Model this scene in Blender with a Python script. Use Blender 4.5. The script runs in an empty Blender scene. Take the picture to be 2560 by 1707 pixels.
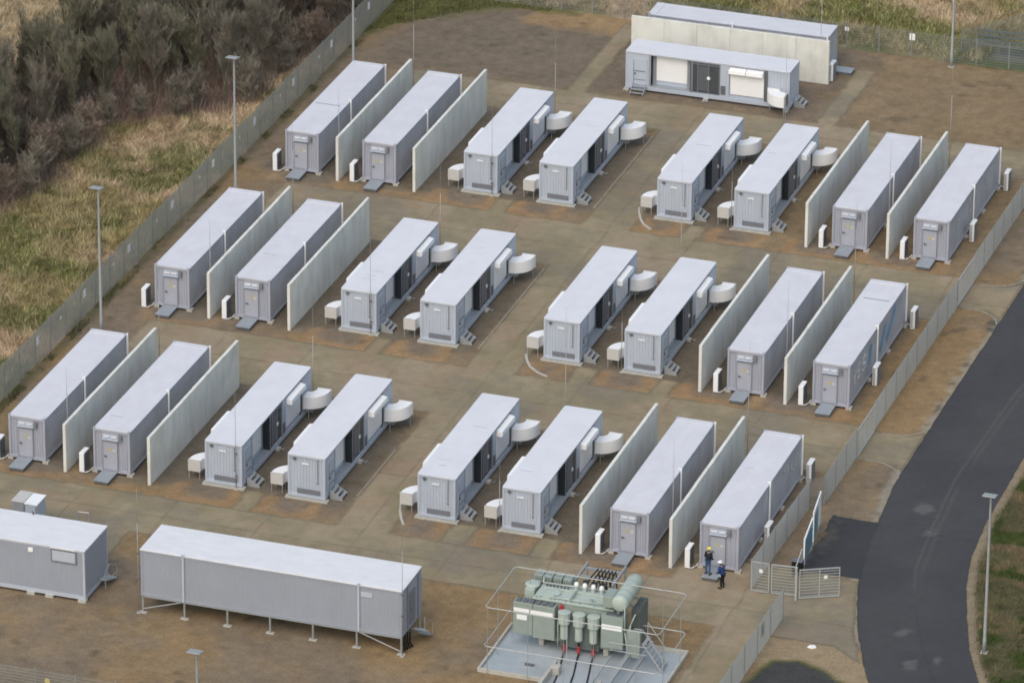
import bpy, math, random
import numpy as np
from mathutils import Matrix, Vector
random.seed(7); rng = np.random.RandomState(11)
SC = bpy.context.scene
COL = SC.collection
R = math.radians

# ------------------------------------------------------------------ camera, world, sun, exposure
cam_d = bpy.data.cameras.new('camera'); cam = bpy.data.objects.new('camera', cam_d); COL.objects.link(cam)
def cam_basis(yaw, pitch, roll):
    cy, sy, cp, sp, cr, sr = math.cos(yaw), math.sin(yaw), math.cos(pitch), math.sin(pitch), math.cos(roll), math.sin(roll)
    f = Vector((sy*cp, cy*cp, -sp)); r = Vector((cy, -sy, 0)); u = r.cross(f)
    return r*cr + u*sr, u*cr - r*sr, f
_r, _u, _f = cam_basis(-0.3232316843839318, 0.432214203691188, 0.007662207888792281)
cam.matrix_world = Matrix(((_r.x, _u.x, -_f.x, 129.0983758244424), (_r.y, _u.y, -_f.y, -278.02359661371975),
                           (_r.z, _u.z, -_f.z, 164.08187370353625), (0, 0, 0, 1)))
cam_d.sensor_width = 36; cam_d.lens = 14974.18 / 2560 * 36
cam_d.clip_start = 1; cam_d.clip_end = 6000
SC.camera = cam

SUN_EL, SUN_AZ = R(50), R(186)          # azimuth clockwise from north (+y): south-west, very soft
W = bpy.data.worlds.new('World'); SC.world = W; W.use_nodes = True
nt = W.node_tree; bg = nt.nodes['Background']
sky = nt.nodes.new('ShaderNodeTexSky'); sky.sky_type = 'NISHITA'; sky.sun_disc = False
sky.sun_elevation = SUN_EL; sky.sun_rotation = SUN_AZ
sky.air_density = 1.8; sky.dust_density = 4.0; sky.ozone_density = 1.0
nt.links.new(sky.outputs[0], bg.inputs[0]); bg.inputs[1].default_value = 0.135
sl = bpy.data.lights.new('sun', 'SUN'); so = bpy.data.objects.new('sun', sl); COL.objects.link(so)
sl.energy = 0.85; sl.angle = R(75); sl.color = (0.95, 0.98, 1.0)
sdir = Vector((math.sin(SUN_AZ)*math.cos(SUN_EL), math.cos(SUN_AZ)*math.cos(SUN_EL), math.sin(SUN_EL)))
so.rotation_euler = sdir.to_track_quat('Z', 'Y').to_euler(); so.location = (0, 0, 200)
SC.view_settings.view_transform = 'Standard'; SC.view_settings.look = 'None'
SC.view_settings.exposure = 0.12; SC.view_settings.gamma = 1; SC.view_settings.use_curve_mapping = False
SC.cycles.use_denoising = True; SC.cycles.filter_width = 1.75
SC.cycles.max_bounces = 6; SC.cycles.diffuse_bounces = 3; SC.cycles.transparent_max_bounces = 6

# ------------------------------------------------------------------ materials
def mat(name, col, rough=0.6, metal=0.0, var=0.06, scale=3.0, bump=0.0, streak=0.0, vcol=False, spec=0.4, dirt=None, sscale=(5, 5, .35), speck=0.0):
    m = bpy.data.materials.new(name); m.use_nodes = True
    t = m.node_tree; b = t.nodes['Principled BSDF']
    b.inputs['Roughness'].default_value = rough; b.inputs['Metallic'].default_value = metal
    b.inputs['Specular IOR Level'].default_value = spec
    tc = t.nodes.new('ShaderNodeTexCoord')
    n1 = t.nodes.new('ShaderNodeTexNoise'); n1.inputs['Scale'].default_value = scale; n1.inputs['Detail'].default_value = 6; n1.inputs['Roughness'].default_value = .65
    oi = t.nodes.new('ShaderNodeObjectInfo'); off = t.nodes.new('ShaderNodeVectorMath'); off.operation = 'MULTIPLY_ADD'
    cmb = t.nodes.new('ShaderNodeCombineXYZ'); [t.links.new(oi.outputs['Random'], cmb.inputs[k]) for k in range(3)]
    t.links.new(cmb.outputs[0], off.inputs[0]); off.inputs[1].default_value = (57, 31, 13); t.links.new(tc.outputs['Object'], off.inputs[2])
    t.links.new(off.outputs[0], n1.inputs['Vector'])
    mr = t.nodes.new('ShaderNodeMapRange'); mr.inputs['From Min'].default_value = .3; mr.inputs['From Max'].default_value = .7
    mr.inputs['To Min'].default_value = 1-var; mr.inputs['To Max'].default_value = 1+var
    t.links.new(n1.outputs['Fac'], mr.inputs['Value'])
    mul = t.nodes.new('ShaderNodeVectorMath'); mul.operation = 'SCALE'
    if vcol:
        at = t.nodes.new('ShaderNodeAttribute'); at.attribute_name = 'Col'; t.links.new(at.outputs['Color'], mul.inputs[0])
    else:
        mul.inputs[0].default_value = col
    fac = mr.outputs[0]
    if speck:
        vo = t.nodes.new('ShaderNodeTexNoise'); vo.inputs['Scale'].default_value = 7.0; vo.inputs['Detail'].default_value = 5; vo.inputs['Roughness'].default_value = .8
        t.links.new(tc.outputs['Object'], vo.inputs['Vector'])
        m4 = t.nodes.new('ShaderNodeMapRange'); m4.inputs['From Min'].default_value = .3; m4.inputs['From Max'].default_value = .7; m4.inputs['To Min'].default_value = 1-speck; m4.inputs['To Max'].default_value = 1+speck
        t.links.new(vo.outputs['Fac'], m4.inputs['Value']); mm = t.nodes.new('ShaderNodeMath'); mm.operation = 'MULTIPLY'; t.links.new(fac, mm.inputs[0]); t.links.new(m4.outputs[0], mm.inputs[1]); fac = mm.outputs[0]
    t.links.new(fac, mul.inputs['Scale']); out = mul.outputs[0]
    if streak:
        mp = t.nodes.new('ShaderNodeMapping'); mp.inputs['Scale'].default_value = sscale; t.links.new(off.outputs[0], mp.inputs[0])
        n2 = t.nodes.new('ShaderNodeTexNoise'); n2.inputs['Scale'].default_value = 1.0; n2.inputs['Detail'].default_value = 5; t.links.new(mp.outputs[0], n2.inputs['Vector'])
        m2 = t.nodes.new('ShaderNodeMapRange'); m2.inputs['From Min'].default_value = .42; m2.inputs['From Max'].default_value = .75
        m2.inputs['To Min'].default_value = 0; m2.inputs['To Max'].default_value = streak; t.links.new(n2.outputs['Fac'], m2.inputs['Value'])
        mx = t.nodes.new('ShaderNodeMix'); mx.data_type = 'RGBA'; t.links.new(m2.outputs[0], mx.inputs[0]); t.links.new(out, mx.inputs[6])
        mx.inputs[7].default_value = (*(dirt or (.2, .19, .16)), 1); out = mx.outputs[2]
    t.links.new(out, b.inputs['Base Color'])
    if bump:
        n3 = t.nodes.new('ShaderNodeTexNoise'); n3.inputs['Scale'].default_value = scale*4; n3.inputs['Detail'].default_value = 4; t.links.new(tc.outputs['Object'], n3.inputs['Vector'])
        bp = t.nodes.new('ShaderNodeBump'); bp.inputs['Strength'].default_value = bump; bp.inputs['Distance'].default_value = .05
        t.links.new(n3.outputs['Fac'], bp.inputs['Height']); t.links.new(bp.outputs[0], b.inputs['Normal'])
    return m
M = {
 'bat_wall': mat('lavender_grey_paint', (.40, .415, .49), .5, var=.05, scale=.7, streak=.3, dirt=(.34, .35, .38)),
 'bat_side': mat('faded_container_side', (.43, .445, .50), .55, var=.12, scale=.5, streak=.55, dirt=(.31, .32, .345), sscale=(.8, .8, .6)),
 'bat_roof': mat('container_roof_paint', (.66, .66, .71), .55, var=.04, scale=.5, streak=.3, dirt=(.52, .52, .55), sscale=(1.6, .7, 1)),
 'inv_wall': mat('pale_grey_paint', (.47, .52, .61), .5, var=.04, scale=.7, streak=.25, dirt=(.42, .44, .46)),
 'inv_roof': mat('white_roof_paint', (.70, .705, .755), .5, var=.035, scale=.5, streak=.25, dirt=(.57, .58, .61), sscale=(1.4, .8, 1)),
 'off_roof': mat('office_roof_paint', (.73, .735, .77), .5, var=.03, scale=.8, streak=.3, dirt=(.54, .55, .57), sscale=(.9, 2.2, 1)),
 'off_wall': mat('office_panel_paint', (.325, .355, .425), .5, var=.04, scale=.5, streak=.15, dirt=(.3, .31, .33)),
 'white': mat('white_enamel', (.88, .885, .90), .45, var=.02, scale=2, streak=.06, dirt=(.7, .7, .7)),
 'recess': mat('recess_grey', (.30, .32, .36), .5, var=.06),
 'dark': mat('dark_interior', (.025, .03, .035), .5, var=.2),
 'darkgrey': mat('dark_grey_metal', (.13, .14, .155), .45, var=.15),
 'glass': mat('smoked_panel', (.07, .08, .09), .2, var=.2, spec=.6),
 'grille': mat('vent_grey', (.20, .21, .24), .5, var=.05),
 'steel': mat('galvanised_steel', (.42, .44, .46), .45, metal=.35, var=.1, scale=6),
 'ramp': mat('steel_plate_grey', (.34, .38, .42), .4, metal=.2, var=.08),
 'concrete': mat('cast_concrete', (.75, .75, .705), .85, var=.07, scale=.5, bump=.12, streak=.5, dirt=(.47, .465, .40), sscale=(1.3, 1.1, .45)),
 'kerb': mat('weathered_kerb', (.30, .28, .23), .9, var=.25, scale=2.5, bump=.2),
 'conc_light': mat('pale_concrete', (.46, .45, .41), .85, var=.12, scale=4, bump=.2),
 'pad': mat('wet_steel_floor', (.37, .41, .44), .35, var=.12, scale=.8),
 'rod': mat('mast_grey', (.36, .37, .37), .5, metal=.3, var=.05),
 'post': mat('fence_post_grey', (.30, .32, .32), .5, metal=.2, var=.08),
 'mesh': mat('fence_wire_grey', (.33, .355, .35), .5, metal=.2, var=.08),
 'meshw': mat('gate_wire_zinc', (.46, .48, .48), .45, metal=.2, var=.08),
 'green': mat('transformer_green', (.29, .34, .315), .45, var=.08, scale=2, streak=.2, dirt=(.24, .29, .26)),
 'greenl': mat('transformer_light_green', (.43, .495, .45), .45, var=.06, scale=2, streak=.15, dirt=(.34, .4, .35)),
 'greend': mat('radiator_dark_green', (.13, .155, .15), .5, var=.15),
 'red': mat('red_insulator', (.40, .03, .04), .4, var=.1),
 'black': mat('black_rubber', (.012, .012, .013), .5, var=.2),
 'yellow': mat('yellow_sign', (.50, .45, .20), .5, var=.1),
 'palesign': mat('pale_sign', (.55, .54, .52), .5, var=.05),
 'letter': mat('faded_white_lettering', (.72, .75, .77), .5, var=.25, scale=2),
 'ghost': mat('ghost_lettering', (.56, .58, .61), .5, var=.2, scale=1.5),
 'blue': mat('faded_blue_paint', (.17, .36, .58), .5, var=.3, scale=1.2),
 'signblue': mat('board_blue', (.16, .30, .38), .4, var=.15, scale=1),
 'ground': mat('ground_soil', (0, 0, 0), .95, var=.16, scale=1.6, bump=.6, vcol=True, spec=.1, speck=.28),
 'path': mat('compacted_path', (0, 0, 0), .9, var=.08, scale=1.4, bump=.35, vcol=True, spec=.15, speck=.13),
 'asphalt': mat('asphalt', (0, 0, 0), .85, var=.05, scale=2, bump=.2, vcol=True, spec=.2, speck=.10),
 'grass': mat('grass_blades', (0, 0, 0), .9, var=.1, vcol=True, spec=.1),
 'bark': mat('bark', (.17, .16, .13), .9, var=.3, scale=2, spec=.1),
 'twigA': mat('grey_brown_twigs', (.235, .211, .172), .9, var=.35, scale=.8, spec=.1),
 'twigB': mat('mossy_twigs', (.21, .20, .145), .9, var=.35, scale=.8, spec=.1),
 'twigC': mat('reddish_twigs', (.245, .195, .160), .9, var=.35, scale=.8, spec=.1),
 'skin': mat('skin', (.42, .26, .19), .6), 'navy': mat('navy_cloth', (.012, .016, .03), .8), 'bluecloth': mat('blue_cloth', (.02, .05, .17), .8),
 'jeans': mat('jeans', (.06, .11, .22), .85), 'blackcloth': mat('black_cloth', (.012, .013, .016), .85), 'greycloth': mat('pale_cloth', (.38, .45, .5), .8),
 'helmy': mat('yellow_helmet', (.70, .60, .13), .35), 'helmw': mat('white_helmet', (.8, .8, .82), .35), 'hair': mat('hair', (.04, .025, .015), .8),
}

# ------------------------------------------------------------------ mesh helpers
class MB:
    def __init__(s): s.v = []; s.f = []
    def quad(s, a, b, c, d):
        n = len(s.v); s.v += [a, b, c, d]; s.f.append((n, n+1, n+2, n+3)); return s
    def box(s, x0, x1, y0, y1, z0, z1):
        n = len(s.v)
        s.v += [(x0, y0, z0), (x1, y0, z0), (x1, y1, z0), (x0, y1, z0), (x0, y0, z1), (x1, y0, z1), (x1, y1, z1), (x0, y1, z1)]
        for q in ((3, 2, 1, 0), (4, 5, 6, 7), (0, 1, 5, 4), (1, 2, 6, 5), (2, 3, 7, 6), (3, 0, 4, 7)): s.f.append(tuple(n+i for i in q))
        return s
    def prism(s, pts, z0, z1):                       # pts ccw in xy
        n = len(s.v); k = len(pts)
        s.v += [(p[0], p[1], z0) for p in pts] + [(p[0], p[1], z1) for p in pts]
        s.f.append(tuple(n+i for i in reversed(range(k)))); s.f.append(tuple(n+k+i for i in range(k)))
        for i in range(k): j = (i+1) % k; s.f.append((n+i, n+j, n+k+j, n+k+i))
        return s
    def tube(s, a, b, r, r2=None, k=8, caps=True):
        a = Vector(a); b = Vector(b); r2 = r if r2 is None else r2
        d = (b-a).normalized(); u = d.orthogonal().normalized(); w = d.cross(u); n = len(s.v)
        for P, rr in ((a, r), (b, r2)):
            for i in range(k):
                t = 2*math.pi*i/k; s.v.append(tuple(P + (u*math.cos(t)+w*math.sin(t))*rr))
        for i in range(k): j = (i+1) % k; s.f.append((n+i, n+j, n+k+j, n+k+i))
        if caps: s.f.append(tuple(n+i for i in reversed(range(k)))); s.f.append(tuple(n+k+i for i in range(k)))
        return s
    def path(s, pts, r, k=8):
        for a, b in zip(pts, pts[1:]): s.tube(a, b, r, k=k)
        return s
    def lathe(s, base, prof, k=14, axis='z'):        # prof: (radius, height)
        n = len(s.v); B = Vector(base)
        for rr, h in prof:
            for i in range(k):
                t = 2*math.pi*i/k; c, d = rr*math.cos(t), rr*math.sin(t)
                s.v.append(tuple(B + (Vector((c, d, h)) if axis == 'z' else Vector((c, h, d)) if axis == 'y' else Vector((h, c, d)))))
        m = len(prof)
        for q in range(m-1):
            for i in range(k):
                j = (i+1) % k; s.f.append((n+q*k+i, n+q*k+j, n+(q+1)*k+j, n+(q+1)*k+i))
        s.f.append(tuple(n+i for i in reversed(range(k)))); s.f.append(tuple(n+(m-1)*k+i for i in range(k)))
        return s
    def corr(s, p0, p1, z0, z1, nx, ny, pitch=.28, depth=.036):   # corrugated wall from p0 to p1, outward normal (nx,ny)
        L = math.hypot(p1[0]-p0[0], p1[1]-p0[1]); n = max(1, round(L/pitch)); dx, dy = (p1[0]-p0[0])/L, (p1[1]-p0[1])/L
        P = []
        for i in range(n):
            a = L*i/n; w = L/n
            P += [(a, 0), (a+w*.25, 0), (a+w*.5, -depth), (a+w*.75, -depth)]
        P.append((L, 0))
        m = len(s.v)
        for t, e in P:
            x = p0[0]+dx*t+nx*e; y = p0[1]+dy*t+ny*e; s.v += [(x, y, z0), (x, y, z1)]
        for i in range(len(P)-1): s.f.append((m+2*i, m+2*i+2, m+2*i+3, m+2*i+1))
        return s
    def move(s, dx, dy, dz=0, rot=0):
        c, d = math.cos(rot), math.sin(rot)
        s.v = [(x*c-y*d+dx, x*d+y*c+dy, z+dz) for x, y, z in s.v]; return s
    def build(s, name, m, parent=None, smooth=False, bevel=0):
        me = bpy.data.meshes.new(name); me.from_pydata(s.v, [], s.f); me.materials.append(m)
        if smooth: me.polygons.foreach_set('use_smooth', [True]*len(me.polygons))
        o = bpy.data.objects.new(name, me); COL.objects.link(o)
        if parent is not None: o.parent = parent
        if bevel:
            b = o.modifiers.new('bevel', 'BEVEL'); b.width = bevel; b.segments = 2; b.limit_method = 'ANGLE'
        return o
def tag(o, label=None, cat=None, group=None, kind=None):
    if label: o['label'] = label
    if cat: o['category'] = cat
    if group: o['group'] = group
    if kind: o['kind'] = kind
    return o
def thing(name, label, cat, loc=(0, 0, 0), rz=0, group=None):
    o = bpy.data.objects.new(name, None); COL.objects.link(o); o.location = loc; o.rotation_euler = (0, 0, rz); o.empty_display_size = .3
    return tag(o, label, cat, group)
KIDS = {}
def copy_tree(o, parent=None):
    c = o.copy(); COL.objects.link(c)
    if parent is not None: c.parent = parent
    for ch in list(o.children): copy_tree(ch, c)
    return c
_first = set()
def place(proto, loc, label, rz=None):
    if proto.name in _first: o = copy_tree(proto)
    else: o = proto; _first.add(proto.name)
    o.location = loc
    if rz is not None: o.rotation_euler = (0, 0, rz)
    o['label'] = label
    return o

# ------------------------------------------------------------------ noise + signed fields (numpy)
def vnoise(x, y, s, seed):
    rs = np.random.RandomState(seed); G = rs.rand(256, 256)
    u, v = x/s+1000, y/s+1000; i, j = np.floor(u).astype(int), np.floor(v).astype(int); fu, fv = u-i, v-j
    fu = fu*fu*(3-2*fu); fv = fv*fv*(3-2*fv); i %= 256; j %= 256; i1 = (i+1) % 256; j1 = (j+1) % 256
    return (G[i, j]*(1-fu)+G[i1, j]*fu)*(1-fv)+(G[i, j1]*(1-fu)+G[i1, j1]*fu)*fv
def fbm(x, y, s, seed, o=4):
    a = 0; w = 1; t = 0
    for k in range(o): a = a+w*vnoise(x, y, s/2**k, seed+k*17); t += w; w *= .55
    return a/t
def rect(x, y, x0, x1, y0, y1, r=.3):
    cx, cy = (x0+x1)/2, (y0+y1)/2; qx, qy = np.abs(x-cx)-(x1-x0)/2+r, np.abs(y-cy)-(y1-y0)/2+r
    return -(np.hypot(np.maximum(qx, 0), np.maximum(qy, 0))+np.minimum(np.maximum(qx, qy), 0)-r)
def poly(x, y, P):
    d = np.full(x.shape, 1e9); ins = np.zeros(x.shape, bool); n = len(P)
    for i in range(n):
        ax, ay = P[i]; bx, by = P[(i+1) % n]; ex, ey = bx-ax, by-ay; wx, wy = x-ax, y-ay
        t = np.clip((wx*ex+wy*ey)/(ex*ex+ey*ey+1e-12), 0, 1); d = np.minimum(d, np.hypot(wx-ex*t, wy-ey*t))
        c = ((ay <= y) & (by > y)) | ((by <= y) & (ay > y))
        with np.errstate(divide='ignore', invalid='ignore'): xi = ax+(y-ay)*(bx-ax)/(by-ay if by != ay else 1e-9)
        ins ^= c & (x < xi)
    return np.where(ins, d, -d)
def mixc(c, col, a):
    a = np.clip(a, 0, 1)[..., None]; return c*(1-a)+np.array(col)*a
def sm(v, e): return np.clip(v/e*.5+.5, 0, 1)

UN = {}
BAT = {'A': -7.9, 'B': -2.2, 'G': 31.6, 'H': 37.29}; INV = {'C': 4.98, 'D': 10.47, 'E': 18.97, 'F': 24.46}
YB = {1: 80.86, 2: 56.54, 3: 32.15}; YC = {1: 81.57, 2: 57.19, 3: 32.86}
DX = {1: .05, 2: 0, 3: -.05}
PATHS = [(14.45, 18.0, 25.1, 101.6), (-6.6, 42.0, 96.5, 101.55), (-7.2, 42.0, 71.6, 79.0), (-7.6, 42.0, 47.1, 54.6), (-14, 42.4, 25.1, 30.25),
         (5.95, 7.4, 101, 115.2), (24.6, 26.1, 101, 112.3), (7.7, 9.0, 30, 32.9), (21.2, 22.9, 30, 32.9), (26.95, 28.35, 30, 32.9),
         (21.4, 22.85, 54, 57.0), (27.0, 28.3, 54, 57), (7.5, 8.7, 54, 57), (7.7, 8.9, 78.5, 81.3), (21.4, 22.7, 78.5, 81.3), (-14, 3.0, 19.5, 25.6),
         (41.5, 45.6, 49.7, 54.1), (41.5, 45.6, 74.2, 78.5), (40.3, 43.4, 4, 26)]
def f_path(x, y):
    w = (fbm(x, y, .9, 5)-.5)*.30
    d = np.full(x.shape, -1e9)
    for p in PATHS: d = np.maximum(d, rect(x, y, *p))
    d = np.maximum(d, poly(x, y, [(36, 25.1), (47.75, 24.95), (49.9, 23.2), (48.5, 26.9), (47.3, 31.5), (46.9, 33.5), (36, 34), (36, 30)]))
    for cy, s in ((79.6, 1), (73.0, -1), (55.2, 1), (48.6, -1)):             # flares towards the road
        P = [(43.3, cy-s*1.4)] + [(43.3+2.3*math.sin(t), cy-s*1.4+s*2.3*(1-math.cos(t))) for t in np.linspace(0, 1.5, 8)] + [(45.6, cy-s*1.4)]
        d = np.maximum(d, poly(x, y, P))
    for px, py in ((18.2, 32.9), (18.2, 57.2), (18.2, 81.6)):                # the half-moon beds at the aisle corner
        d = np.minimum(d, np.maximum(-rect(x, y, 18.0, 21.3, py-2.5, py+3, 1.9), -1e9))
    d = np.minimum(d, 45.45-x+np.where(y < 47, (y < 47)*50.0, 0))
    return np.minimum(d+w, -f_road(x, y)-.02)
RL = [(45.6, 150), (45.5, 79), (45.35, 62), (45.33, 47), (45.76, 42.4), (46.06, 38.8), (46.82, 33.7), (47.47, 30.9), (48.68, 26.9), (49.9, 23.6), (51, 21.0), (53.5, 16), (57, 10), (63, 0), (70, -10)]
RR = [(84, -10), (74, 2), (66, 9.5), (60.5, 17), (57, 23.4), (55.4, 27.3), (54.2, 31.3), (53.2, 34.9), (52.45, 39), (52.1, 44), (52.05, 53), (52.1, 150)]
def f_road(x, y):
    w = (fbm(x, y, .8, 9)-.5)*.12
    return np.maximum(poly(x, y, RL+RR), rect(x, y, 43.0, 48, 33.9, 41.6, .2)+np.where(x < 43.2, (fbm(x, y, 1.5, 44)-.5)*1.0, 0))+w
BAND = []
def ground_col(x, y):
    n1, n2, n3, n4 = fbm(x, y, 6, 21), fbm(x, y, 1.6, 22), fbm(x, y, .5, 23, 2), fbm(x, y, 14, 24, 3)
    c = np.zeros(x.shape+(3,))+np.array([.215, .165, .115])                   # brown gravel
    c = mixc(c, (.25, .175, .10), sm(n1-.52, .12)); c = mixc(c, (.185, .15, .118), sm(.45-n1, .1)*.7)
    # dark grey gravel strips around the containers
    dk = np.full(x.shape, -1e9)
    for r in (1, 2, 3):
        y0 = YB[r]-1.3; dk = np.maximum(dk, rect(x, y, -9.6, 4.2, y0+1.0, y0+16.6, .8)); dk = np.maximum(dk, rect(x, y, 3.6, 14.3, y0+1.3, y0+15.8, .8))
        dk = np.maximum(dk, rect(x, y, 19.2, 31, y0+1.3, y0+15.8, .8)); dk = np.maximum(dk, rect(x, y, 30, 39.9, y0+1, y0+16.4, .8))
        for ux in INV.values(): dk = np.maximum(dk, rect(x, y, ux+.1, ux+2.6, YC[r]-1.2, YC[r]+3, .6)-.25)
    dk = dk+(n1-.5)*2.2+(n2-.5)*1.3
    c = mixc(c, (.138, .122, .102), sm(dk, .5)*.85)
    dg = rect(x, y, -9.5, 24, 101.5, 115.5, 2)+(n1-.5)*5+(n2-.5)*2; c = mixc(c, (.165, .135, .108), sm(dg, 1.2)*.95)
    og = rect(x, y, -1.2, 8.4, 112.6, 118, 1.2)+(n2-.5)*1.8; c = mixc(c, (.29, .20, .115), sm(og, .5)*.9)
    br = rect(x, y, 26.2, 42, 79, 117, .5)+(n1-.5)*2; c = mixc(c, (.225, .168, .108), sm(br, .8)*.85)
    for r in (1, 2, 3):                                                       # orange beds in front of the inverters
        yc = YC[r]
        for x0, x1 in ((3.0, 7.6), (9.0, 12.8), (18.2, 21.2), (23.0, 26.9), (28.4, 33), (-8.6, -3), (33.5, 40)):
            d = rect(x, y, x0, x1, yc-2.85, yc-.1, .5)+(n2-.5)*.5; c = mixc(c, (.285, .19, .11), sm(d, .12)*(.9 if x0 > -2 else .5)*np.clip(.35+2.2*n1-.5, .2, 1)); q = rect(x, y, x0+.9, x1-.9, yc-1.9, yc+.5, .8)+(n2-.5)*1.2; c = mixc(c, (.15, .135, .12), sm(q, .4)*.75*(n4 > .3))
    c = c*(.80+.26*n2+.24*n3)[..., None]
    # worn fine lines / puddles
    for cx, cy, rr in ((6, -2, 15.5), (6, -2, 17.2), (-4, 26, 17.5), (-4, 26, 19.2), (34, 128, 30), (34, 128, 31.8), (50, 90, 16), (50, 90, 17.7)):
        c = mixc(c, (.29, .225, .14), np.clip(1-np.abs(np.hypot(x-cx, y-cy)-rr+(n2-.5)*.35)/.22, 0, 1)*.35*((y < 14) | (y > 80)))
    c = mixc(c, (.12, .095, .07), sm(fbm(x, y, 1.0, 63, 2)-.80, .04)*.6)
    # moss strip along the west fence
    ms = .28-np.abs(x+11.35)+(n2-.5)*.9; c = mixc(c, (.10, .095, .05), sm(ms, .3)*.65)
    # meadow outside
    out = np.maximum(np.maximum(-11.75-x, y-116.0-(n2-.5)*1.0), 0)
    mead = np.zeros(x.shape+(3,))+np.array([.27, .225, .11])
    mead = mixc(mead, (.45, .34, .235), sm(fbm(x, y, 7, 31)-.50, .07)); mead = mixc(mead, (.15, .165, .05), sm(fbm(x, y, 4, 33)-.56, .05)*.9)
    mead = mixc(mead, (.50, .40, .28), np.clip((-29-x)/2, 0, 1)*np.clip((y-80)/4, 0, 1)*.85); mead = mead*(.62+.4*n2+.4*n3)[..., None]
    wood = f_wood(x, y)+(n1-.5)*4; mead = mixc(mead, (.15, .125, .10), sm(wood, 1.5)*.92)
    c = np.where((out > 0)[..., None], mead, c)
    v = poly(x, y, [(-12, 118), (-12, 107), (-10.4, 108), (-8.4, 110.7), (-4, 114.6), (2, 115.6), (2, 118)])+(n2-.5)*2.5; c = mixc(c, (.12, .12, .05), sm(v, .5)*.85)
    gw = rect(x, y, 30.5, 60, 115.8, 121, .5)+(n2-.5); c = mixc(c, (.06, .09, .035), sm(gw, .4)*.8)
    gr = rect(x, y, 33.2, 70, 117.3, 119.5, .2); c = mixc(c, (.12, .125, .125), sm(gr, .3)*.8)
    # east verge
    e = -poly(x, y, [(40, 150)]+RR[::-1]+[(40, -10)]); e = np.where(x > 50, e, -1)
    gc = np.zeros(x.shape+(3,))+np.array([.09, .085, .045]); gc = mixc(gc, (.13, .10, .055), sm(fbm(x, y, 2.2, 71)-.52, .07)); gc = mixc(gc, (.05, .065, .02), sm(fbm(x, y, 1.7, 73)-.58, .05))
    c = np.where((e > 0)[..., None], gc*(.6+.4*n2+.4*n3)[..., None], c)
    st = .28-np.abs(e-.22)+(n2-.5)*.35; c = mixc(c, (.26, .21, .155), np.where(x > 50, sm(st, .12), 0)*.9)
    # south-east corner: sand bed, dark tarred patch with moss rim
    sd = poly(x, y, [(43.6, 25), (48.6, 25), (51, 22.6), (51.5, 20), (46, 20), (43.6, 21.5)])+(n2-.5)*.6; c = mixc(c, (.30, .235, .16), sm(sd, .2)*.9)
    tp = poly(x, y, [(44.9, 22.0), (46.3, 22.3), (48, 21.5), (50.2, 20.3), (53.2, 15), (56, 10), (43.9, 10), (44.0, 18)])+(n2-.5)*.7
    c = mixc(c, (.09, .10, .035), sm(tp+.25, .15)*.9); c = mixc(c, (.062, .064, .066), sm(tp, .1))
    # stony edge of the road, west side
    ed = poly(x, y, RL+RR); es = .35-np.abs(ed+.15)+(n3-.6)*1.0; c = mixc(c, (.30, .28, .24), np.where((x < 50) & (y > 25), sm(es, .15), 0)*.7)
    es = .25-np.abs(ed+.3)+(fbm(x, y, 1.1, 77)-.66)*3; c = mixc(c, (.05, .05, .045), np.where((x < 50) & (y > 25), sm(es, .15), 0)*.7)
    return np.clip(c*np.array([1.01, 1.0, .95]), .01, 1)
WOOD = [(-12.8, 135), (-12.8, 104), (-13.6, 96), (-14.3, 91.5), (-16.4, 88.3), (-22.0, 84.0), (-22.2, 76.5), (-22.2, 71.5), (-23.8, 64.5), (-26.5, 59), (-30, 52), (-60, 50), (-60, 77), (-37, 79), (-31.5, 88), (-30.5, 97), (-32, 106), (-36, 135)]
def f_wood(x, y): return poly(x, y, WOOD)
def path_col(x, y):
    n1, n2, n3 = fbm(x, y, 5, 41), fbm(x, y, 1.5, 42), fbm(x, y, .5, 43, 2)
    c = np.zeros(x.shape+(3,))+np.array([.192, .178, .128])
    c = mixc(c, (.205, .182, .142), sm(n1-.52, .1)); c = mixc(c, (.158, .150, .105), sm(fbm(x, y, 3, 45)-.54, .07)*.7); c = mixc(c, (.195, .155, .115), sm(fbm(x, y, 2.6, 48)-.62, .05)*.5)
    c = mixc(c, (.14, .135, .118), sm(.40-n1, .07)*.7)
    for gx in np.arange(-8, 46, 6.1): c = mixc(c, (.115, .105, .078), np.clip(1-np.abs(x-gx+(n2-.5)*.3)/.10, 0, 1)*.6)
    for gy in (27.7, 50.9, 75.2, 99, 62.5, 68.4, 87, 92, 38, 43.6): c = mixc(c, (.11, .10, .075), np.clip(1-np.abs(y-gy+(n2-.5)*.3)/.13, 0, 1)*.55)
    d = f_path(x, y); c = mixc(c, (.085, .078, .055), np.clip(1-np.abs(d-.05)/.16, 0, 1)*.75)
    return np.clip(c*(1.12+.24*n2+.2*n3)[..., None]*np.array([1.13, 1.03, .93]), .01, 1)
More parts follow.
